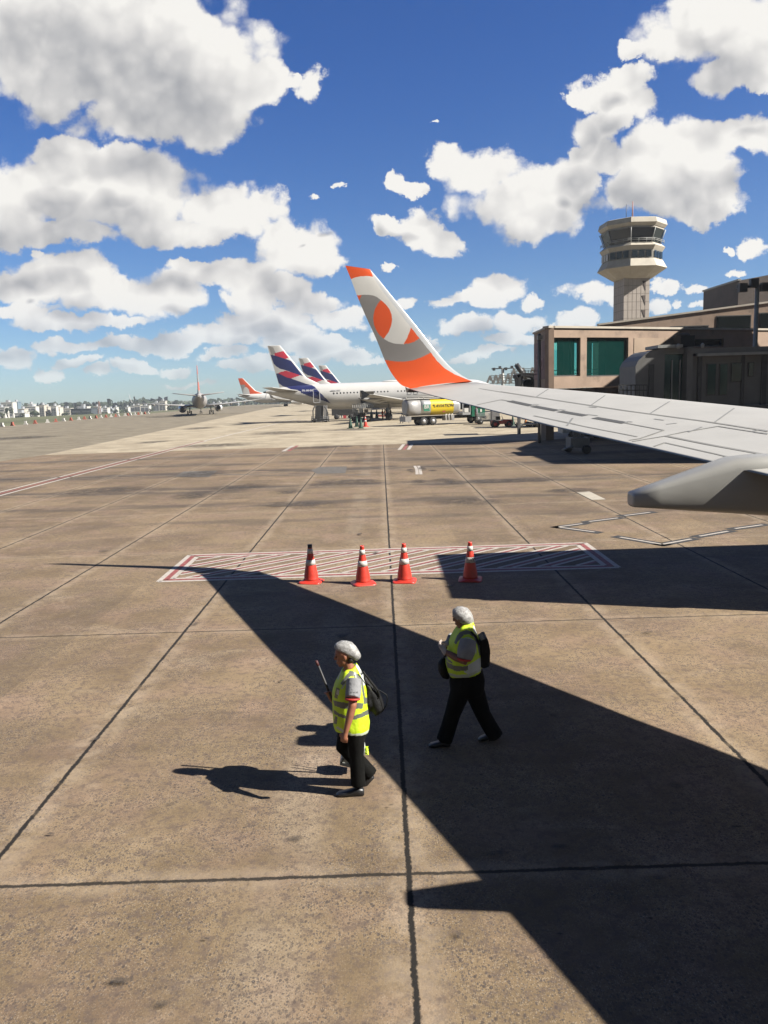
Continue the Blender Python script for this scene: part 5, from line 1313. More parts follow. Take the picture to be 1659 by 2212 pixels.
for k in range(3):
    o_ = MB().bx(x0_+.2+.75*k, YL-.5, 1.36, x0_+.8+.75*k, YL+.4, 1.9+.15*(k % 2)).build('suitcase', [M_blk, M_alud, mat('suitcase_brown', (.12,.07,.05), .6)][k]); 
    tag(o_, ['black suitcase at the left end of the caged luggage cart','grey suitcase in the middle of the caged luggage cart','brown suitcase at the right end of the caged luggage cart'][k], 'suitcase', 'suitcases on the luggage cart')
# dark van behind the stairs
vp = k9A(375,320,YS+12); vn = thing('service_van', (vp.x, YS+12, 0), 'dark box van behind the stairs under the jet tail', 'van')
MB().bx(vp.x, YS+12, .7, vp.x+4.2, YS+14, 3.2).build('body', M_engin, vn); MB().bx(vp.x+3.6, YS+11.93, 1.9, vp.x+4.1, YS+11.997, 2.7).build('side_window', M_dark, vn)
for q_ in (.8, 3.3): MB().lathe([(.1,-.1),(.42,-.1),(.45,0),(.42,.1),(.1,.1)], 14, (vp.x+q_, YS+12, .45), 'Y').build('wheel', M_rubber, vn)
# low rail barrier and red dollies under the belly
rb_ = thing('rail_barrier', (k9A(1000,300,YS+14).x, YS+14, 0), 'long low red and grey rail under the belly of the parked jet', 'barrier')
a_, b_ = k9A(1000,292,YS+14), k9A(1310,292,YS+14); MB().bar(a_, b_, .12, .16).build('rail', M_crate, rb_)
a_, b_ = k9A(1080,320,YS+14), k9A(1310,325,YS+14); MB().bar(a_, b_, .12, .28).build('lower_rail', M_redp, rb_)
for u_ in (1005,1090,1180,1305): q_ = k9A(u_,300,YS+14); MB().bar((q_.x,YS+14,0),(q_.x,YS+14,q_.z), .1).build('post', M_crate, rb_)
# white-marked steps beside the tanker
lp2 = G(*k9(1500,440)); YD = lp2.y
sd2 = thing('step_ladder', (lp2.x, YD, 0), 'folding steel steps with white side rails just behind the fuel tanker', 'ladder')
MB().tube([k9A(1470,225,YD), k9A(1500,290,YD), k9A(1530,330,YD), k9A(1572,440,YD)], .05, 6).build('side_rail', M_crate, sd2)
m_ = MB(); m_.bar(k9A(1478,225,YD-.1), k9A(1512,290,YD-.1), .28, .10); m_.bar(k9A(1520,235,YD-.1), k9A(1575,355,YD-.1), .26, .10); m_.bar(k9A(1505,300,YD-.1), k9A(1530,340,YD-.1), .22, .10); m_.build('white_panels', mat('white_plastic', (.6,.6,.58), .4, var=.03), sd2)
m_ = MB()
for p_, q_ in (((1460,285),(1430,440)),((1485,290),(1470,435)),((1455,300),(1575,300)),((1445,360),(1480,360)),((1440,400),(1475,400))): m_.tube([k9A(*p_,YD), k9A(*q_,YD)], .05, 6)
m_.build('frame', M_dsteel, sd2)
# the four big cones by the hatched box
kc4 = crop(1150, 2150, 1.952)
NEAR = 'red and white cones beside the hatched box'
for k, (u_, v_, lab, cm) in enumerate(((187,349,'leftmost red and white cone by the hatching, with a blackened tip', M_blk),(591,362,'second red and white cone from the left, standing nearest to us', None),
      (915,344,'third red and white cone, beside the dark slab joint', None),(1428,332,'rightmost red and white cone, in shadow with a scuffed scribbled band', None))):
    p = G(*kc4(u_, v_)); cn = cone(p.x, p.y, .87, lab, M_rcone, True, NEAR, k+20, None, cm)
    if k == 3:
        o_ = MB()
        for q_ in range(26):
            rr = random.Random(q_); a_ = -1.57+rr.uniform(-1.0,1.0)-cn.rotation_euler.z; z_ = .87*rr.uniform(.49,.60); r_ = .115
            p1_ = Vector((r_*math.cos(a_), r_*math.sin(a_), z_)); a2_ = a_+rr.uniform(-.35,.35); p2_ = Vector((r_*math.cos(a2_), r_*math.sin(a2_), z_+rr.uniform(-.03,.03)))
            o_.tube([p1_, p2_], .004, 4)
        o_.build('scribble', M_blkletter).parent = cn
    if k in (1, 2):
        o_ = MB(); o_.tube([Vector((.10*math.cos(t_)*.4+.08, -.155, .36+.03*math.sin(t_*2))) for t_ in (0,1,2,3,4,5)], .006, 4)
# taxiway edge markers, alternately white and red
kb1 = crop(0, 1350, 1.659)
M_wpl = mat('white_barrier_plastic', (.48,.46,.43), .5, var=.1); M_rpl = mat('red_barrier_plastic', (.33,.10,.07), .5, var=.1)
m_ = MB(); m_.prism([(-.55,-.25,0),(.55,-.25,0),(.50,-.25,.22),(.28,-.25,.34),(.24,-.25,.95),(-.24,-.25,.95),(-.28,-.25,.34),(-.50,-.25,.22)], (0,.5,0))
bw = m_.build('edge_barrier', M_wpl); br2 = bw.copy(); br2.data = bw.data.copy(); br2.data.materials[0] = M_rpl; COL.objects.link(br2)
first = {0: bw, 1: br2}; used_ = {0: False, 1: False}
WX = [(18,606),(172,594),(317,583),(425,574),(525,567),(600,558),(672,552),(740,546),(787,542),(832,537),(868,534),(896,531),(942,527),(985,524)]
RX = [(85,598),(235,588),(373,578),(473,571),(563,562),(640,554),(705,549),(770,543),(850,536),(920,529),(962,526)]
for c_, LS in ((0, WX), (1, RX)):
    for i, (u_, v_) in enumerate(LS):
        p = G(*kb1(u_, v_)); o_ = first[c_] if i == 0 else first[c_].copy()
        if i: COL.objects.link(o_)
        d_ = ray(*kb1(u_, v_)); s_ = -75.0/d_.x; Yb = d_.y*s_; o_.location = (-75.0, Yb, 0); o_.rotation_euler = (0,0,R(8*((i*7) % 5-2))); o_.scale = (.8,.8,.8)
        tag(o_, ['nearest','second nearest','third nearest','fourth nearest','fifth nearest','sixth nearest','seventh nearest','eighth nearest','ninth nearest','tenth nearest','eleventh nearest','third from the far end,','second from the far end,','farthest'][i if c_ == 0 or i < 10 else 13]+' '+['white','red'][c_]+' plastic barrier of the row on the taxiway edge', 'barrier', 'white taxiway edge barriers' if c_ == 0 else 'red taxiway edge barriers')
# ------------------------------------------------------------------ people
M_skin = mat('skin', (.27,.105,.055), .55, var=.10, scale=20)
M_skind = mat('skin_tan', (.20,.085,.05), .55, var=.10, scale=20)
M_neon = mat('neon_vest_fabric', (.50,.68,.012), .6, var=.10, scale=10, bump=.5, bscale=14)
M_refl = mat('grey_reflective_tape', (.115,.12,.10), .45, var=.10, scale=30)
M_pipe = mat('pale_vest_piping', (.42,.46,.36), .6, var=.05)
M_vwhite = mat('white_vest_panel', (.50,.52,.48), .6, var=.06, scale=20)
M_shirt = mat('light_grey_shirt', (.21,.21,.215), .8, var=.12, scale=12, bump=.6, bscale=18)
M_redtrim = mat('red_trim', (.42,.03,.02), .7, var=.05)
M_trous = mat('black_trousers', (.007,.007,.0065), .9, spec=.08, var=.3, scale=8, bump=.5, bscale=12)
M_shoe = mat('black_shoe', (.012,.012,.013), .4, var=.2)
M_bag = mat('black_bag_fabric', (.008,.008,.008), .6, spec=.2, var=.3, scale=6, bump=.6, bscale=14)
M_hair = mat('dark_hair', (.02,.014,.01), .6, var=.2)
M_eye = mat('eye', (.02,.015,.012), .2, var=0)
mm = bpy.data.materials.new('hair_net'); mm.use_nodes = True; t_ = NT(mm.node_tree); b_ = t_.n['Principled BSDF']
tc_ = t_.new('ShaderNodeTexCoord').outputs['Object']; n_ = t_.noise(tc_, 15, 5, .65, 2.5)
t_.put(b_.inputs['Base Color'], t_.mix(t_.ramp(n_, .35, .62), c4((.19,.185,.175)), c4((.29,.285,.275)))); b_.inputs['Roughness'].default_value = .6; t_.put(b_.inputs['Alpha'], t_.ramp(t_.noise(tc_, 20, 5, .7, 1.0), .38, .62, .62, 1.0))
bp_ = t_.new('ShaderNodeBump'); bp_.inputs['Strength'].default_value = .6; bp_.inputs['Distance'].default_value = .010; t_.put(bp_.inputs['Height'], t_.noise(tc_, 14, 4, .6, 2.5)); t_.l.new(bp_.outputs[0], b_.inputs['Normal'])
M_net = mm
def fuse(mb, name, mats, parent, voxel=.012, smooth=4, fac=.5, colour=None):
    """one continuous surface grown from overlapping closed shapes"""
    o_ = mb.build('tmp', mats)
    r = o_.modifiers.new('r', 'REMESH'); r.mode = 'VOXEL'; r.voxel_size = voxel; r.use_smooth_shade = True
    if smooth: s = o_.modifiers.new('s', 'SMOOTH'); s.iterations = smooth; s.factor = fac
    bpy.context.view_layer.update()
    me = bpy.data.meshes.new_from_object(o_.evaluated_get(bpy.context.evaluated_depsgraph_get())); me.name = name
    bpy.data.objects.remove(o_)
    me.materials.clear()
    for m_ in (mats if isinstance(mats, (list, tuple)) else [mats]): me.materials.append(m_)
    if colour: me.polygons.foreach_set('material_index', [colour(p.center) for p in me.polygons])
    me.polygons.foreach_set('use_smooth', [True]*len(me.polygons))
    out = bpy.data.objects.new(name, me); COL.objects.link(out)
    if parent: out.parent = parent; out.matrix_parent_inverse = parent.matrix_world.inverted()
    return out
def hand(mb, wrist, d, pn, s=1.0, curl=.6, mirror=1):
    """palm, four bent fingers of different length and a thumb; d: pointing direction, pn: palm normal"""
    d = d.normalized(); pn = (pn-d*pn.dot(d)).normalized(); sd_ = d.cross(pn)*mirror
    palm = wrist+d*.045*s
    mb.tube([wrist-d*.02*s, wrist+d*.02*s, wrist+d*.06*s, wrist+d*.088*s], [(.024*s,.020*s),(.034*s,.017*s),(.041*s,.016*s),(.037*s,.013*s)] if False else [.023*s,.027*s,.030*s,.024*s], 10)
    for k, (o_, L_) in enumerate(((-.030,.066),(-.010,.076),(.011,.070),(.030,.054))):
        p = wrist+d*.082*s+sd_*o_*s; d1 = (d+pn*curl*.7).normalized(); d2 = (d*.5+pn*curl*1.3).normalized(); d3 = (pn*1.1-d*.25*curl).normalized() if curl > .8 else (d*.3+pn*curl*1.6).normalized()
        a = p+d1*L_*.45*s; b = a+d2*L_*.32*s; c = b+d3*L_*.25*s
        mb.tube([p-d*.02*s, p, a, b, c], [.0105*s,.0105*s,.0095*s,.0088*s,.007*s], 8)
    tb = wrist+d*.03*s-sd_*.030*s; t1 = tb+(d*.6-sd_*.6+pn*.3).normalized()*.034*s; t2 = t1+(d*.8+pn*.7*curl).normalized()*.030*s
    mb.tube([tb, t1, t2], [.014*s,.012*s,.009*s], 8)
def head(mb, c, fwd, up_, s=1.0):
    """skull, jaw, nose, lips, brow, ears in one surface"""
    fwd = fwd.normalized(); up_ = (up_-fwd*up_.dot(fwd)).normalized(); rt = fwd.cross(up_)
    M_ = Matrix((rt, fwd, up_)).transposed()
    mb.ell(c+up_*.025*s-fwd*.008*s, (.076*s,.096*s,.090*s), 0, 16, 12, M_)
    mb.ell(c-up_*.045*s+fwd*.022*s, (.058*s,.066*s,.072*s), 0, 14, 10, M_)
    mb.ell(c-up_*.098*s+fwd*.062*s, (.026*s,.022*s,.020*s), 0, 10, 8, M_)
    mb.tube([c+up_*.012*s+fwd*.084*s, c-up_*.018*s+fwd*.104*s, c-up_*.034*s+fwd*.098*s], [.008*s,.011*s,.010*s], 8)
    mb.ell(c-up_*.060*s+fwd*.088*s, (.024*s,.011*s,.007*s), 0, 10, 6, M_); mb.ell(c-up_*.073*s+fwd*.085*s, (.021*s,.011*s,.007*s), 0, 10, 6, M_)
    mb.ell(c+up_*.028*s+fwd*.084*s, (.050*s,.012*s,.009*s), 0, 12, 6, M_)
    for k in (-1, 1): mb.ell(c+rt*k*.077*s-up_*.010*s-fwd*.006*s, (.009*s,.018*s,.030*s), 0, 10, 8, M_)
    return rt, M_
def face_bits(c, fwd, up_, s, parent):
    fwd = fwd.normalized(); up_ = (up_-fwd*up_.dot(fwd)).normalized(); rt = fwd.cross(up_)
    for k in (-1, 1): MB().ell(c+rt*k*.032*s+up_*.006*s+fwd*.081*s, (.010*s,.010*s,.006*s), 0, 10, 6).build('eye', M_eye, parent)
def shoe(heel, toe, parent, up_=Vector((0,0,1)), w_=.045):
    d = (toe-heel); L_ = d.length; d.normalize(); u = d.cross(up_).normalized(); v = u.cross(d).normalized(); rs = []
    for t_, wk, h0, h1 in ((0,.5,.012,.05),(.04,.80,0,.085),(.25,.85,0,.095),(.45,.90,0,.075),(.7,1.05,0,.055),(.88,.95,0,.045),(1.0,.5,.008,.028)):
        c_ = heel+d*L_*t_; h_ = (h0+h1)/2; r_ = (h1-h0)/2
        rs.append([c_+u*w_*wk*math.copysign(abs(math.cos(q))**.7, math.cos(q))+v*(h_+r_*math.copysign(abs(math.sin(q))**.7, math.sin(q))) for q in [2*math.pi*j/14 for j in range(14)]])
    o_ = MB().rings(rs, 0, True).build('shoe', M_shoe, parent)
    return o_

# ---- front worker, walking left in the sun
kp = crop(1150, 2500, 2.95); Y1_ = 7.88
def P(x, y, dy=0.0): return A(*kp(x, y), Y1_+dy)
pr = thing('person', (P(780,1900).x, Y1_, 0), 'person in neon vest and hair net walking left in sunlight with a long-handled dustpan', 'person')
F1_ = Vector((-1, -.05, -.18)); U_ = Vector((-.12, 0, 1))
hc = P(668, 352)
sk = MB(); head(sk, hc, F1_, U_, 1.02)
sk.tube([P(735,560), P(725,500), P(705,430)], [.062,.056,.056], 12)
sk.tube([P(770,1180), P(750,1000), P(740,800), P(745,640), P(745,560)], [(.13,.17),(.12,.15),(.125,.17),(.11,.16),(.06,.08)], 14)
shL, elL, wrL = P(785,668,-.19), P(768,950,-.31), P(690,1258,-.36)
shR, elR, wrR = P(715,660,.19), P(610,950,.26), P(512,868,.25)
sk.tube([shL, shL.lerp(elL,.5), elL, elL.lerp(wrL,.35), wrL], [.056,.052,.043,.042,.027], 12)
sk.tube([shR, shR.lerp(elR,.5), elR, elR.lerp(wrR,.4), wrR], [.054,.050,.042,.040,.027], 12)
hand(sk, wrL, P(655,1400,-.37)-wrL, Vector((.25,.9,0)), 1.0, .75, 1)
hand(sk, wrR, P(490,815,.24)-wrR, Vector((-.3,-.8,.2)), .95, 1.05, -1)
hipL, knL, anL = P(795,1160,-.09), P(815,1530,-.09), P(835,1880,-.09)
hipR, knR, anR = P(745,1160,.09), P(650,1430,.10), P(985,1745,.13)
for a_, b_, c_ in ((hipL,knL,anL),(hipR,knR,anR)): sk.tube([a_, a_.lerp(b_,.5), b_, b_.lerp(c_,.35), c_], [.088,.075,.055,.055,.038], 12)
body1 = fuse(sk, 'body', M_skin, pr, .0075, 3)
face_bits(hc, F1_, U_, 1.02, body1)
tr_ = MB(); tr_.tube([P(765,1290), P(775,1170), P(765,1060)], [(.165,.185),(.165,.185),(.14,.16)], 16)
tr_.tube([hipL+Vector((0,0,-.02)), hipL.lerp(knL,.5), knL, knL.lerp(anL,.5), P(835,1885,-.09)], [.118,.098,.078,.078,.080], 16)
tr_.tube([hipR+Vector((0,0,-.02)), hipR.lerp(knR,.55), knR, knR.lerp(anR,.45), anR.lerp(P(985,1800,.13),.4)], [.118,.100,.080,.088,.082], 16)
fuse(tr_, 'trousers', M_trous, pr, .014, 3)
for (h_, t_, u_) in ((P(905,1935,-.09), P(570,1985,-.09), Vector((0,0,1))),):
    h_.z = .004; t_.z = .004; shoe(h_, t_, pr, u_, .052)
hR = P(1030,1795,.13); tR = P(935,1900,.13); shoe(hR, hR+(tR-hR).normalized()*.25, pr, Vector((-.8,0,.55)), .05)
# shirt: torso, collar and short sleeve
sh_ = MB(); sh_.tube([P(750,1000), P(740,800), P(748,650), P(742,560)], [(.135,.17),(.14,.185),(.125,.18),(.07,.10)], 16)
sh_.tube([shL+Vector((.0,.02,.02)), shL.lerp(elL,.45), P(766,868,-.29)], [.078,.082,.076], 16)
sh_.tube([shR+Vector((.0,-.02,.02)), shR.lerp(elR,.45), shR.lerp(elR,.72)], [.075,.078,.070], 16)
fuse(sh_, 'shirt', M_shirt, pr, .011, 3)
MB().tube([P(767,862,-.288), P(767,884,-.292)], [.079,.076], 16).build('sleeve_cuff', M_redtrim, pr)
MB().tube([P(740,545), P(735,520), P(728,505)], [.078,.066,.064], 14).build('collar', M_redtrim, pr)
c_ = P(790,795,-.37); text_mesh('lettering', 'servcat', .035, Matrix(((.98,0,.1,c_.x-.012),(0,0,-1,c_.y-.0),(0,1,0,c_.z),(0,0,0,1))), M_blkletter, pr, .001)
# vest, coloured where the tape runs
VG = [[(735,540),(795,550),(855,600),(885,650),(903,760),(915,850),(945,862),(948,925),(900,935),(893,850),(872,705),(838,645),(790,605),(748,602),(705,640),(655,718),(625,690),(680,608)],
      [(535,885),(600,905),(735,925),(735,988),(640,985),(555,950)], [(790,915),(895,925),(885,988),(790,988)],
      [(540,990),(600,1038),(700,1075),(780,1070),(860,1048),(960,990),(965,1050),(860,1098),(780,1118),(700,1112),(610,1082),(545,1045)], [(563,1072),(592,1090),(580,1170),(540,1160)], [(520,690),(545,680),(550,720),(520,760)]]
VW = [[(800,455),(850,490),(890,570),(925,700),(900,720),(870,610),(840,545),(815,500)]]
VP = [[(640,490),(660,470),(600,640),(585,640)], [(590,1195),(680,1250),(770,1288),(880,1278),(960,1235),(975,1262),(880,1312),(770,1320),(670,1285),(570,1215)], [(630,745),(700,660),(760,625),(790,628),(850,690),(842,700),(785,640),(762,640),(700,680),(640,760)]]
def vest_col1(c):
    u, v = proj(c); x, y = (u-1150)*2.95, (v-2500)*2.95
    if c.y > Y1_+.05: y2 = y; x2 = x
    if any(inpoly(x, y, q) for q in VG): return 1
    if any(inpoly(x, y, q) for q in VW): return 2
    if any(inpoly(x, y, q) for q in VP): return 3
    return 0
vs_ = MB()
def oval(x0, x1, y, dz0=0.0, dz1=0.0, wy=.2, n=28, dy=0.0):
    a, b = P(x0, y, dy), P(x1, y, dy); c = (a+b)/2; rx = abs(b.x-a.x)/2; out = []
    for j in range(n):
        q = 2*math.pi*j/n; e = .85; cx, sy = math.copysign(abs(math.cos(q))**e, math.cos(q)), math.copysign(abs(math.sin(q))**e, math.sin(q))
        out.append(Vector((c.x+rx*cx, c.y+wy*sy, c.z+(dz0+dz1)/2+(dz0-dz1)/2*cx+.010*math.sin(3*q+1)+.006*math.sin(5*q))))
    return out
R_ = [oval(560,965,1235,-.0,.04,.205), oval(540,972,1160,0,.02,.212), oval(538,962,1080,0,0,.21), oval(532,955,980,0,0,.205), oval(525,948,860,0,0,.20), oval(528,938,760,0,0,.195), oval(555,920,680,0,0,.185), oval(600,885,600,0,0,.165), oval(640,850,530,0,0,.125), oval(665,815,470,-.0,-.05,.085)]
vs_.rings(R_, 0, True, True)
vest = fuse(vs_, 'vest', [M_neon, M_refl, M_vwhite, M_pipe], pr, .0085, 2, .4, vest_col1)
c_ = P(852,545,-.12); o_ = text_mesh('lettering', 'S', .085, Matrix(((.5,.35,.6,P(880,555,-.16).x),(-.75,.2,-.5,P(880,555,-.16).y),(-.2,.9,.3,P(880,555,-.16).z),(0,0,0,1))), M_blkletter, pr, .002, .003)
bq = [P(*p, -.155) for p in ((575,735),(618,752),(612,880),(552,850))]; MB().prism(bq, (0,-.008,0)).build('badge_pocket', mat('badge_plastic', (.22,.24,.17), .2, var=.1), pr)
bq = [P(*p, -.165) for p in ((585,760),(610,768),(606,830),(575,815))]; MB().prism(bq, (0,-.004,0)).build('id_badge', M_vwhite, pr)
# hair net
def hairnet(pts, parent, base, lobes=5, seed=1):
    mb = MB(); rr = random.Random(seed); rs = []; n = 22
    for (c, rx, rz) in pts:
        rs.append([c + Vector((0, math.cos(2*math.pi*j/n)*rx[0], 0)) + rx[1]*(math.sin(2*math.pi*j/n)) for j in range(n)])
    return mb
nb = MB(); ax = (P(860,372)-P(560,235)); ax_n = ax.normalized(); L_ = ax.length
upn = Vector((0,1,0)).cross(ax_n).normalized(); upn = upn if upn.z > 0 else -upn
rs = []; N_ = 26; rr = random.Random(3)
for t_, ru, rd, ry in ((-.01,.018,.012,.02),(.04,.045,.03,.055),(.15,.082,.038,.078),(.32,.108,.036,.092),(.5,.112,.040,.098),(.68,.094,.050,.094),(.84,.062,.058,.080),(.96,.032,.048,.050),(1.01,.012,.022,.018)):
    c = P(560,238)+ax*t_; ring = []
    for j in range(N_):
        q = 2*math.pi*j/N_; k_ = 1+.035*math.sin(7*q+t_*9)+.03*rr.uniform(-1,1)
        ring.append(c+Vector((0,1,0))*ry*.86*math.cos(q)*k_+upn*((ru*.88 if math.sin(q) > 0 else rd)*math.sin(q)*k_))
    rs.append(ring)
nb.rings(rs, 0, True, True); nb.build('hair_net', M_net, pr)
MB().ell(P(690,300), (.098,.074,.078), 0, 16, 10).ell(P(750,395), (.045,.07,.04), 0, 14, 8).build('hair', M_hair, pr)
# black shoulder bag behind the vest, with its straps
bg_ = thing('shoulder_bag', (P(1010,900).x, Y1_, P(1010,1060).z), 'floppy black bag hanging behind the back of the front worker', 'bag')
b = MB(); b.tube([P(900,600,.02), P(950,700,.04), P(1000,800,.05), P(1030,900,.06), P(1060,980,.06), P(1050,1050,.06)], [(.03,.05),(.055,.09),(.075,.11),(.085,.12),(.075,.11),(.03,.05)], 16)
b.tube([P(950,760,.0), P(960,900,.02), P(975,1000,.03)], [(.03,.06),(.05,.1),(.03,.05)], 14)
fuse(b, 'bag_body', M_bag, bg_, .012, 3)
MB().tube([P(1020,730,-.02), P(1100,780,-.03), P(1165,820,-.03), P(1182,870,-.03), P(1170,940,-.02), P(1120,1020,0), P(1030,1070,.0)], .006, 6).build('strap', M_bag, bg_)
MB().tube([P(885,540,-.10), P(930,600,-.08), P(990,680,-.05), P(1060,770,-.04), P(1085,840,-.03), P(1060,870,-.03)], .011, 6).build('strap', M_bag, bg_)
MB().prism([P(940,712,-.07), P(975,722,-.07), P(1000,780,-.07), P(985,772,-.07), P(960,735,-.07)], (0,-.004,0)).build('reflective_tag', M_refl, bg_)
# long-handled dustpan in the far hand
dp = thing('long_handled_dustpan', (P(760,1600,.3).x, Y1_+.3, P(760,1680,.3).z), 'long-handled dustpan with white tray carried low behind the legs of the front worker', 'dustpan')
MB().tube([P(343,430,.22), P(500,815,.22), P(640,1160,.28), P(780,1500,.33)], .0135, 8).build('handle', M_blk, dp)
MB().tube([P(338,420,.22), P(362,480,.22)], .0155, 8).build('grip', mat('dark_red_grip', (.06,.012,.012), .7), dp)
MB().tube([P(800,1480,.33), P(700,1535,.33)], .007, 6).build('brace', M_blk, dp)
for q_ in (-.03, .03): MB().tube([P(760,1150,.40+q_), P(790,1500,.36+q_)], .006, 6).build('rod', M_blk, dp)
tp = [P(*p,.33) for p in ((662,1515),(905,1435),(915,1500),(870,1640),(628,1650),(622,1618))]
MB().prism(tp, (0,.16,0)).build('tray', M_vwhite, dp)
MB().prism([P(618,1625,.32), P(765,1650,.32), P(765,1690,.32), P(618,1655,.32)], (0,.18,0)).build('tray_lip', M_blk, dp)
m_ = MB()
for p_, q_ in (((690,1520),(640,1625)),((715,1560),(735,1650)),((635,1580),(745,1585))): m_.tube([P(*p_,.323), P(*q_,.323)], .006, 6)
m_.build('tray_ribs', M_blk, dp)
m_ = MB(); rr = random.Random(5)
for k in range(14):
    a_ = P(925+rr.uniform(-25,25), 1480+rr.uniform(-30,40), .33+rr.uniform(0,.06)); m_.add([a_, a_+Vector((rr.uniform(-.03,.03),.01,rr.uniform(-.03,.03))), a_+Vector((rr.uniform(-.03,.03),0,rr.uniform(-.03,.03)))], [(0,1,2)])
m_.tube([P(910,1500,.34), P(950,1530,.34), P(935,1450,.36)], .012, 6)
o_ = m_.build('green_scrap', M_neon); tag(o_, 'crumpled neon green scrap sticking out of the dustpan tray', 'rag')

# ---- second worker, walking away to the left in the wing's shadow
kq = crop(1650, 2350, 3.16); Y2_ = 8.95
def Q(x, y, dy=0.0): return A(*kq(x, y), Y2_+dy)
p2r = thing('person', (Q(700,1950).x, Y2_, 0), 'person in neon vest and hair net striding through wing shadow, gloved hands raised', 'person')
F2_ = Vector((-.80, .42, -.28)); hc2 = Q(612, 372)
sk = MB(); head(sk, hc2, F2_, Vector((-.1,0,1)), 1.03)
sk.tube([Q(655,590), Q(640,520), Q(625,450)], [.066,.060,.058], 12)
sk.tube([Q(690,1180), Q(670,1000), Q(650,800), Q(650,660), Q(652,580)], [(.15,.17),(.15,.16),(.15,.17),(.13,.17),(.07,.09)], 14)
sL, eL, wL_ = Q(705,690,-.17), Q(650,935,-.25), Q(412,812,-.10)
sR, eR, wR_ = Q(530,640,.19), Q(455,800,.24), Q(425,715,.12)
sk.tube([sL, sL.lerp(eL,.5), eL, eL.lerp(wL_,.4), wL_], [.066,.062,.052,.047,.030], 12)
sk.tube([sR, sR.lerp(eR,.5), eR, eR.lerp(wR_,.4), wR_], [.064,.058,.048,.042,.030], 12)
hL, kL, aL = Q(650,1190,-.06), Q(505,1600,-.06), Q(410,1920,-.06)
hR_, kR, aR = Q(740,1190,.09), Q(890,1600,.07), Q(1040,1870,.06)
for a_, b_, c_ in ((hL,kL,aL),(hR_,kR,aR)): sk.tube([a_, a_.lerp(b_,.5), b_, b_.lerp(c_,.35), c_], [.09,.078,.058,.056,.04], 12)
b2 = fuse(sk, 'body', M_skind, p2r, .0075, 3); face_bits(hc2, F2_, Vector((-.1,0,1)), 1.03, b2)
gl = mat('pale_glove', (.42,.36,.33), .6, var=.08)
g_ = MB(); hand(g_, wL_, Q(318,690,-.02)-wL_, Vector((.2,.2,.9)), 1.05, .55, -1); g_.tube([wL_-(Q(318,690,-.02)-wL_).normalized()*.03, wL_+(Q(318,690,-.02)-wL_).normalized()*.03], [.036,.034], 12); fuse(g_, 'glove', gl, p2r, .0055, 2)
g_ = MB(); hand(g_, wR_, Q(470,670,-.02)-wR_, Vector((-.3,.4,-.7)), 1.0, .7, 1); g_.tube([wR_-Vector((0,0,.03)), wR_+Vector((0,0,.01))], [.034,.032], 12); fuse(g_, 'glove', gl, p2r, .0055, 2)
tr_ = MB(); tr_.tube([Q(690,1330), Q(690,1180), Q(680,1040)], [(.20,.20),(.215,.21),(.19,.19)], 16)
tr_.tube([hL, hL.lerp(kL,.5), kL, kL.lerp(aL,.5), Q(400,1935,-.06)], [.135,.115,.095,.095,.098], 16)
tr_.tube([hR_, hR_.lerp(kR,.5), kR, kR.lerp(aR,.5), Q(1055,1885,.06)], [.135,.115,.095,.095,.098], 16)
fuse(tr_, 'trousers', M_trous, p2r, .014, 3)
h_, t_ = Q(480,2035,-.06), Q(205,2040,-.06); h_.z = t_.z = .004; shoe(h_, t_, p2r, Vector((0,0,1)), .052)
h_, t_ = Q(1110,1905,.06), Q(830,1960,.06); t_.z = .004; h_.z = .05; shoe(h_, h_+(t_-h_).normalized()*.27, p2r, Vector((0,0,1)), .052)
sh_ = MB(); sh_.tube([Q(670,1000), Q(655,800), Q(652,660), Q(650,580)], [(.17,.18),(.165,.19),(.15,.185),(.08,.11)], 16)
sh_.tube([sL+Vector((0,.02,.02)), sL.lerp(eL,.5), Q(655,905,-.235)], [.100,.105,.088], 18); sh_.tube([sR+Vector((0,-.02,.02)), sR.lerp(eR,.5), sR.lerp(eR,.85)], [.085,.082,.075], 16)
fuse(sh_, 'shirt', M_shirt, p2r, .012, 3)
MB().tube([Q(655,895,-.236), Q(652,922,-.24)], [.088,.080], 16).build('sleeve_cuff', M_redtrim, p2r)
def oval2(x0, x1, y, wy=.2, dz=0.0, n=28):
    a, b = Q(x0, y), Q(x1, y); c = (a+b)/2; rx = abs(b.x-a.x)/2; out = []
    for j in range(n):
        q = 2*math.pi*j/n; e = .85; cx, sy = math.copysign(abs(math.cos(q))**e, math.cos(q)), math.copysign(abs(math.sin(q))**e, math.sin(q))
        out.append(Vector((c.x+rx*cx, c.y+wy*sy, c.z+dz*cx+.012*math.sin(3*q+1)+.007*math.sin(5*q))))
    return out
vs_ = MB(); vs_.rings([oval2(470,862,1055,.235,.03), oval2(438,872,1000,.24,.02), oval2(415,874,930,.235), oval2(425,872,850,.225), oval2(440,866,770,.215), oval2(455,852,700,.205), oval2(480,830,630,.19), oval2(520,800,560,.16), oval2(560,785,500,.125), oval2(600,765,445,.085,.03)], 0, True, True)
WG = [[(600,560),(680,540),(750,550),(815,610),(850,700),(866,850),(845,865),(820,720),(775,630),(715,588),(650,600),(585,670),(550,720),(525,700),(560,610)], [(420,925),(520,985),(640,1000),(700,985),(700,1045),(560,1062),(440,1010)], [(400,860),(430,850),(450,900),(500,940),(510,965),(440,930)]]
WW = [[(700,985),(790,930),(874,870),(878,950),(860,1030),(700,1100),(640,1060),(700,1045)], [(765,470),(800,520),(820,600),(800,590),(770,545)]]
WP = [[(450,1075),(560,1105),(700,1100),(870,1020),(875,1050),(700,1140),(550,1140),(440,1100)], [(590,700),(640,640),(700,625),(760,650),(800,720),(812,800),(800,860),(790,800),(780,730),(745,668),(700,642),(650,655),(600,715)]]
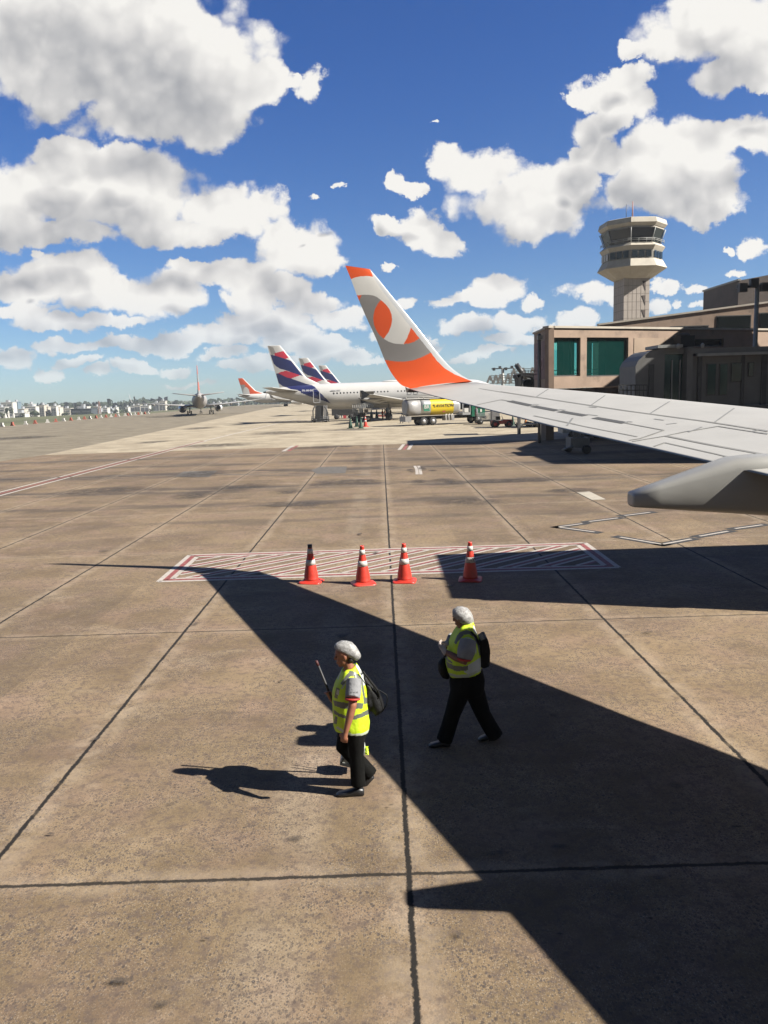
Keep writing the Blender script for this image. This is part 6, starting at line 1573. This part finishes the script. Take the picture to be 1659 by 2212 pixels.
def vest_col2(c):
    u, v = proj(c); x, y = (u-1650)*3.16, (v-2350)*3.16
    if any(inpoly(x, y, q) for q in WG): return 1
    if any(inpoly(x, y, q) for q in WW): return 2
    if any(inpoly(x, y, q) for q in WP): return 3
    return 0
fuse(vs_, 'vest', [M_neon, M_refl, M_vwhite, M_pipe], p2r, .009, 2, .4, vest_col2)
nb = MB(); rs = []; ax = Q(745,420)-Q(520,250); upn = Vector((0,1,0)).cross(ax.normalized()); upn = upn if upn.z > 0 else -upn; rr = random.Random(9)
for t_, ru, rd, ry in ((-.04,.02,.02,.02),(.05,.06,.05,.07),(.2,.092,.068,.095),(.42,.112,.075,.108),(.62,.105,.080,.105),(.8,.082,.072,.090),(.95,.05,.06,.06),(1.05,.02,.03,.02)):
    c = Q(525,285)+ax*t_
    rs.append([c+Vector((0,1,0))*ry*math.cos(q)*(1+.03*rr.uniform(-1,1))+upn*((ru if math.sin(q) > 0 else rd)*math.sin(q)*(1+.04*math.sin(6*q)+.03*rr.uniform(-1,1))) for q in [2*math.pi*j/26 for j in range(26)]])
nb.rings(rs, 0, True, True); nb.build('hair_net', M_net, p2r)
MB().ell(Q(635,345), (.088,.086,.088), 0, 16, 10).ell(Q(628,415), (.055,.070,.05), 0, 14, 8).build('hair', M_hair, p2r)
bk2 = thing('backpack', (Q(920,850).x, Y2_, Q(920,1030).z), 'flat black backpack worn by the worker in the wing shadow', 'backpack')
b = MB(); b.prism([Q(*p,-.13) for p in ((855,680),(885,672),(905,650),(945,643),(965,690),(985,800),(982,950),(970,1005),(905,1030),(860,1010))], (0,.28,0)); fuse(b, 'bag_body', M_bag, bk2, .011, 3)
MB().tube([Q(850,720,-.14), Q(800,620,-.16), Q(740,560,-.13)], .014, 6).build('strap', M_bag, bk2)
hb2 = thing('waist_bag', (Q(400,1010).x, Y2_, Q(400,1150).z), 'black bag hanging at the front of the worker in the wing shadow', 'bag')
b = MB(); b.tube([Q(390,885,.05), Q(375,950,.05), Q(385,1030,.05), Q(420,1110,.05), Q(455,1150,.05)], [(.02,.03),(.055,.07),(.065,.085),(.055,.07),(.02,.03)], 14); fuse(b, 'bag_body', M_bag, hb2, .012, 3)
MB().tube([Q(385,890,.02), Q(420,860,0), Q(450,900,-.02)], .01, 6).build('strap', M_bag, hb2)

# ---- small figures round the parked jet
def small_person(u_, v_, Ybias, label, top, legs, h=1.7, stride=.25, face=1, hair=M_hair, group=None, carry=False):
    g = G(*k9(u_, v_)); x, y = g.x, g.y+Ybias; o_ = thing('person', (x, y, 0), label, 'person', group); s = h/1.7
    X = lambda a, b, c: Vector((x+a*s*face, y+b*s, c*s))
    mb = MB(); mb.ell(X(0,0,1.58), (.085*s,.08*s,.115*s), 0, 10, 8); mb.tube([X(0,0,1.5),X(0,0,1.38)], .055*s, 8); mb.tube([X(0,0,1.4),X(0,0,.95)], [(.15*s,.17*s),(.12*s,.15*s)], 10)
    for q in (-1, 1):
        mb.tube([X(0,.2*q,1.38),X(.05*q,.25*q,1.1),X(.15*q,.22*q,.86)], [.05*s,.042*s,.03*s], 7); mb.ell(X(.16*q,.22*q,.80), (.035*s,.03*s,.06*s), 0, 8, 6)
        mb.tube([X(0,.09*q,.95),X(stride*.45*q,.09*q,.5),X(stride*q,.09*q,.06)], [.09*s,.065*s,.045*s], 8); mb.ell(X(stride*q+.06,.09*q,.04), (.13*s,.05*s,.04*s), 0, 8, 6)
    fuse(mb, 'body', M_skind, o_, .03, 1)
    mb = MB(); mb.tube([X(0,0,1.45),X(0,0,1.3),X(0,0,.92)], [(.10*s,.13*s),(.17*s,.2*s),(.15*s,.18*s)], 10)
    for q in (-1, 1): mb.tube([X(0,.18*q,1.38),X(.04*q,.25*q,1.12)], [.075*s,.06*s], 8)
    fuse(mb, 'shirt', top, o_, .035, 1)
    mb = MB(); mb.tube([X(0,0,1.0),X(0,0,.85)], [(.14*s,.17*s),(.14*s,.17*s)], 10)
    for q in (-1, 1): mb.tube([X(0,.09*q,.9),X(stride*.45*q,.09*q,.5),X(stride*.95*q,.09*q,.1)], [.11*s,.085*s,.065*s], 8)
    fuse(mb, 'trousers', legs, o_, .035, 1)
    MB().ell(X(-.015,0,1.63), (.095*s,.09*s,.09*s), 0, 10, 8).build('hair', hair, o_)
    return o_
fb = lambda n_, c: mat('cloth_'+n_, c, .85, var=.15, scale=5)
GP = 'people walking beneath the tail of the parked jet'
small_person(483, 378, 6, 'leftmost walker of the group under the jet, dark top and pale trousers', fb('plum',(.10,.045,.05)), fb('pale',(.30,.27,.24)), group=GP)
small_person(515, 378, 6.5, 'second walker of the group under the jet, in dark blue jeans', fb('grey',(.16,.14,.14)), fb('denim',(.05,.06,.10)), group=GP)
small_person(552, 381, 6.2, 'short walker beside the red suitcase under the jet', fb('mauve',(.20,.10,.11)), fb('denim2',(.07,.07,.09)), h=1.5, group=GP)
small_person(592, 378, 6, 'rightmost walker of the group under the jet, in a brown coat', fb('brown',(.16,.095,.07)), fb('tan',(.20,.14,.10)), group=GP)
g = G(*k9(553,381)); o_ = MB().bx(g.x-.25, g.y+5.2, .06, g.x+.25, g.y+5.5, .68).build('suitcase', fb('redcase',(.42,.05,.06))); tag(o_, 'red wheeled suitcase pulled by the group under the jet', 'suitcase')
small_person(1160, 385, 0, 'ground worker with a red-green vest standing near the wing root', fb('redvest',(.40,.06,.04)), fb('green',(.03,.07,.05)), stride=.05)
small_person(1200, 372, 6, 'stooping worker in brown beside the low red rail', fb('rust',(.16,.07,.04)), fb('dark',(.03,.03,.03)), h=1.5)
small_person(1283, 388, 0, 'ground worker all in black standing left of the main landing gear', fb('black',(.015,.015,.015)), fb('black2',(.012,.012,.012)), h=1.85, stride=.14)
small_person(300, 405, 1.5, 'worker in a white shirt beside the service stairs', fb('white',(.5,.5,.48)), fb('grey2',(.2,.19,.18)), stride=.05, h=1.8)
def truckman(u_, v_, dy, z_off, label, top):
    g = gp(u_, 318); o_ = small_person(0, 600, 0, label, top, fb('dark3',(.03,.03,.03)), stride=.06)
    return o_
g = gp(862, 325)
kk = ((862,325)); uu, vv = kt(*kk); u9, v9 = (uu-1230)*3.858, (vv-1580)*3.858
small_person(u9, v9, 1.6, 'worker in a dark vest with pale sleeves behind the stacked pallets', fb('steelgrey',(.13,.13,.14)), fb('dark3',(.03,.03,.03)), h=2.3, stride=.05)
# ------------------------------------------------------------------ city beyond the airfield
M_c1 = mat('pale_city_render', (.52,.50,.45), .85, var=.08, scale=.1); M_c2 = mat('cream_city_render', (.46,.42,.35), .85, var=.08, scale=.1)
M_c3 = mat('grey_city_render', (.28,.29,.30), .85, var=.08, scale=.1); M_c4 = mat('dark_hangar_cladding', (.05,.06,.065), .7, var=.1, scale=.1); M_c5 = mat('blue_grey_tower', (.14,.19,.22), .5, var=.1, scale=.1)
M_cw = mat('city_window', (.11,.115,.12), .4, var=0); M_croof = mat('tiled_roof', (.25,.12,.08), .8, var=.1)
def city(x0, x1, yt, Yd, mt, label, nb=4, roofy=None, name='apartment_building'):
    a, b = A(*kc(x0, yt), Yd), A(*kc(x1, yt), Yd); zt_ = a.z
    o_ = thing(name, ((a.x+b.x)/2, Yd, -9), label, 'building', 'city buildings beyond the airfield')
    w_ = b.x-a.x; d_ = min(16, max(8, w_*.8))
    MB().bx(a.x, Yd, -9.2, b.x, Yd+d_, zt_).build('wall', mt, o_)
    H_ = zt_+6
    for k in range(nb):
        z_ = zt_-1.6-H_/(nb)*k*.95
        if z_ < -6: break
        MB().bx(a.x+w_*.08, Yd-.25, z_-1.0, a.x+w_*.44, Yd-.01, z_).build('window_band', M_cw, o_); MB().bx(a.x+w_*.56, Yd-.25, z_-1.0, a.x+w_*.92, Yd-.01, z_).build('window_band', M_cw, o_)
    MB().bx(a.x-.3, Yd-.3, zt_+.01, b.x+.3, Yd+d_+.3, zt_+.5).build('roof_parapet', mt, o_)
    MB().bx(a.x+w_*.35, Yd+2, zt_+.5, a.x+w_*.6, Yd+6, zt_+2.4).build('roof_tank', M_c3, o_)
LST = [(-40,30,468,700,M_c1,'low white block at the far left edge of the skyline'),(5,82,434,760,M_c1,'wide white block behind the leftmost trees'),(82,116,430,820,M_c5,'slim blue-grey tower behind the wide white block'),
 (96,165,505,600,M_c1,'low white houses in front of the blue-grey tower'),(122,160,478,680,M_c2,'small cream house between tower and twin-topped block'),(168,236,462,720,M_c1,'white block with stepped top left of the two slim towers'),
 (182,214,446,730,M_c1,'raised top part of the stepped white block'),(258,292,452,700,M_c2,'cream tower block, left one of the close pair'),(290,318,462,705,M_c2,'cream block joined to the right of the left tower'),
 (336,372,458,700,M_c1,'white tower block with shaded side, right of the cream pair'),(370,395,466,705,M_c2,'narrow cream block beside the white shaded tower'),(405,466,474,760,M_c2,'wide low cream building left of the dark hangar'),
 (468,604,478,640,M_c4,'long dark hangar on the skyline'),(512,577,463,650,M_c1,'white rooftop hall above the dark hangar'),(620,652,462,760,M_c2,'cream block left of the red lattice mast'),(665,712,470,800,M_c1,'white low block right of the red lattice mast'),
 (636,660,474,720,M_c3,'small grey block at the foot of the lattice mast'),(716,742,474,860,M_c3,'small grey block beside the lattice mast'),(755,772,466,900,M_c1,'tiny white block on the skyline middle'),
 (868,892,456,860,M_c1,'small white block left of the taxiing jet wing'),(892,930,451,860,M_c2,'cream slab above the left wing of the taxiing jet'),(932,988,456,820,M_c1,'white slab over the left wing of the taxiing jet'),
 (1013,1055,436,900,M_c1,'white tower left of the tallest far tower'),(1056,1096,424,900,M_c2,'tallest pale tower left of the taxiing jet'),(1180,1215,452,1000,M_c1,'faint block directly behind the taxiing jet'),
 (1398,1430,440,1000,M_c3,'faint grey block right of the taxiing jet fin'),(1440,1462,433,1000,M_c1,'faint white block right of the taxiing jet'),(1478,1520,436,1050,M_c1,'wide faint white block near the parked orange tail'),(1530,1580,426,1050,M_c3,'faint grey slab just left of the parked orange tail'),
 (830,850,464,900,M_c1,'tiny white block left of the white slab group')]
for (x0, x1, yt, Yd, mt, lab) in LST: city(x0, x1, yt, Yd, mt, lab, 5 if yt < 462 else 2)
# red lattice mast
a = A(*kc(655, 424), 700); lm = thing('lattice_mast', (a.x, 700, -9), 'thin red and white lattice mast rising over the far houses', 'mast')
for dx in (-1.2, 1.2): MB().bar((a.x+dx, 700, -9), (a.x+dx*.3, 700, a.z), .5).build('leg', M_croof, lm)
m_ = MB()
for k in range(9):
    z0_ = -9+(a.z+9)*k/9; z1_ = -9+(a.z+9)*(k+1)/9; w0_ = 1.2-.9*k/9; m_.bar((a.x-w0_,700,z0_),(a.x+w0_*.9,700,z1_), .3)
m_.build('bracing', M_c1, lm)
a = A(*kc(892, 395), 330) ; 
# trees
M_leaf = mat('dark_foliage', (.035,.050,.022), .9, var=.45, scale=.35); M_leaf2 = mat('olive_foliage', (.06,.075,.03), .9, var=.4, scale=.35); M_bark = mat('bark', (.09,.065,.045), .9)
def tree(x, y, z, h, w_, label, mt, seed, dens=520, name='broadleaf_tree', group='trees along the far airfield edge'):
    rr = random.Random(seed); o_ = thing(name, (x, y, z), label, 'tree', group)
    t_ = MB(); t_.tube([(x,y,z),(x+.2,y,z+h*.3),(x,y,z+h*.6)], [.45,.35,.2], 7)
    for k in range(4): a_ = rr.uniform(0,6.28); t_.tube([(x,y,z+h*.3),(x+w_*.3*math.cos(a_),y+w_*.3*math.sin(a_),z+h*.62)], [.2,.08], 5)
    t_.build('trunk', M_bark, o_)
    cl = [(rr.uniform(-.75,.75)*w_/2, rr.uniform(-.6,.6)*w_/2, z+h*rr.uniform(.42,.86), rr.uniform(.18,.36)*w_*.62) for _ in range(9)]
    c_ = MB()
    for k in range(dens):
        q = rr.choice(cl); v = Vector((rr.gauss(0,1), rr.gauss(0,1), rr.gauss(0,.8))); v = v.normalized()*q[3]*rr.uniform(.55,1.05)
        p = Vector((x+q[0], y+q[1], q[2]))+v; s_ = w_*rr.uniform(.035,.075)
        e1 = Vector((rr.uniform(-1,1),rr.uniform(-1,1),rr.uniform(-1,1))).normalized()*s_; e2 = e1.cross(Vector((rr.uniform(-1,1),rr.uniform(-1,1),rr.uniform(-1,1)))).normalized()*s_*.8
        c_.add([p-e1, p+e2, p+e1, p-e2], [(0,1,2,3)])
    c_.build('crown', mt, o_, fix=False)
TL = [(45,462,620,64,'big dark tree at the left edge before the white block'),(15,490,560,40,'low bushy tree at the far left corner of the grass'),(200,480,610,80,'wide dark tree between low houses and cream tower'),(150,500,600,34,'small round tree beside the low white houses'),
 (240,492,600,40,'dark tree in front of the left cream tower'),(330,500,600,26,'small tree between the two tower pairs'),(430,496,590,46,'bushy tree before the wide cream building'),(500,500,580,40,'tree at the left end of the dark hangar'),
 (610,492,620,40,'tree at the right end of the dark hangar'),(700,492,640,50,'low tree right of the lattice mast'),(760,478,700,44,'far tree on the middle of the skyline'),(815,480,700,46,'far tree left of the small white block'),
 (850,484,680,30,'small far tree below the cream slab'),(1000,470,760,36,'far tree left of the pair of pale towers'),(1140,462,800,70,'long dark tree directly left of the taxiing jet'),(1230,455,800,50,'dark tree right behind the taxiing jet tail'),
 (1420,450,820,60,'dark tree right of the taxiing jet engine'),(1490,446,820,60,'dark tree between taxiing jet and parked orange tail'),(1560,442,820,60,'dark tree close left of the parked orange tail'),(1640,440,820,60,'dark tree behind the parked orange tail')]
for i, (cx_, yt, Yd, wpx, lab) in enumerate(TL):
    a = A(*kc(cx_, yt), Yd); w_ = wpx/1.659/1.8517*Yd/1700; tree(a.x, Yd, -9, a.z+9.5, w_, lab, (M_leaf, M_leaf2)[i % 2], i)
# far-off wooded skyline as one mass
m_ = MB(); rr = random.Random(77)
for k in range(5200):
    x_ = rr.uniform(-900, 700); y_ = rr.uniform(1050, 1250); hh = 9+4*math.sin(x_*.013)+3*math.sin(x_*.05); p = Vector((x_, y_, -9+rr.uniform(0, hh))); s_ = rr.uniform(2.5, 6)
    e1 = Vector((rr.uniform(-1,1),rr.uniform(-.5,.5),rr.uniform(-1,1))).normalized()*s_; e2 = Vector((rr.uniform(-1,1),rr.uniform(-.5,.5),rr.uniform(-1,1))).normalized()*s_
    m_.add([p-e1, p+e2, p+e1, p-e2], [(0,1,2,3)])
o_ = m_.build('far_woodland', M_leaf, fix=False); tag(o_, 'hazy wooded skyline beyond the city', 'woodland', kind='stuff')
# ------------------------------------------------------------------ thin air over the airfield
mm = bpy.data.materials.new('haze_air'); mm.use_nodes = True; t_ = NT(mm.node_tree); t_.n.clear()
pv = t_.new('ShaderNodeVolumePrincipled'); pv.inputs['Color'].default_value = (.86,.92,1,1); pv.inputs['Density'].default_value = .00017; pv.inputs['Anisotropy'].default_value = .2
ho = t_.new('ShaderNodeOutputMaterial'); t_.l.new(pv.outputs[0], ho.inputs['Volume'])
hz_ = MB().bx(-1300,-120,-10.2, 1000,1300,60).build('haze', mm); tag(hz_, 'thin bright haze lying over the whole airfield', kind='stuff')
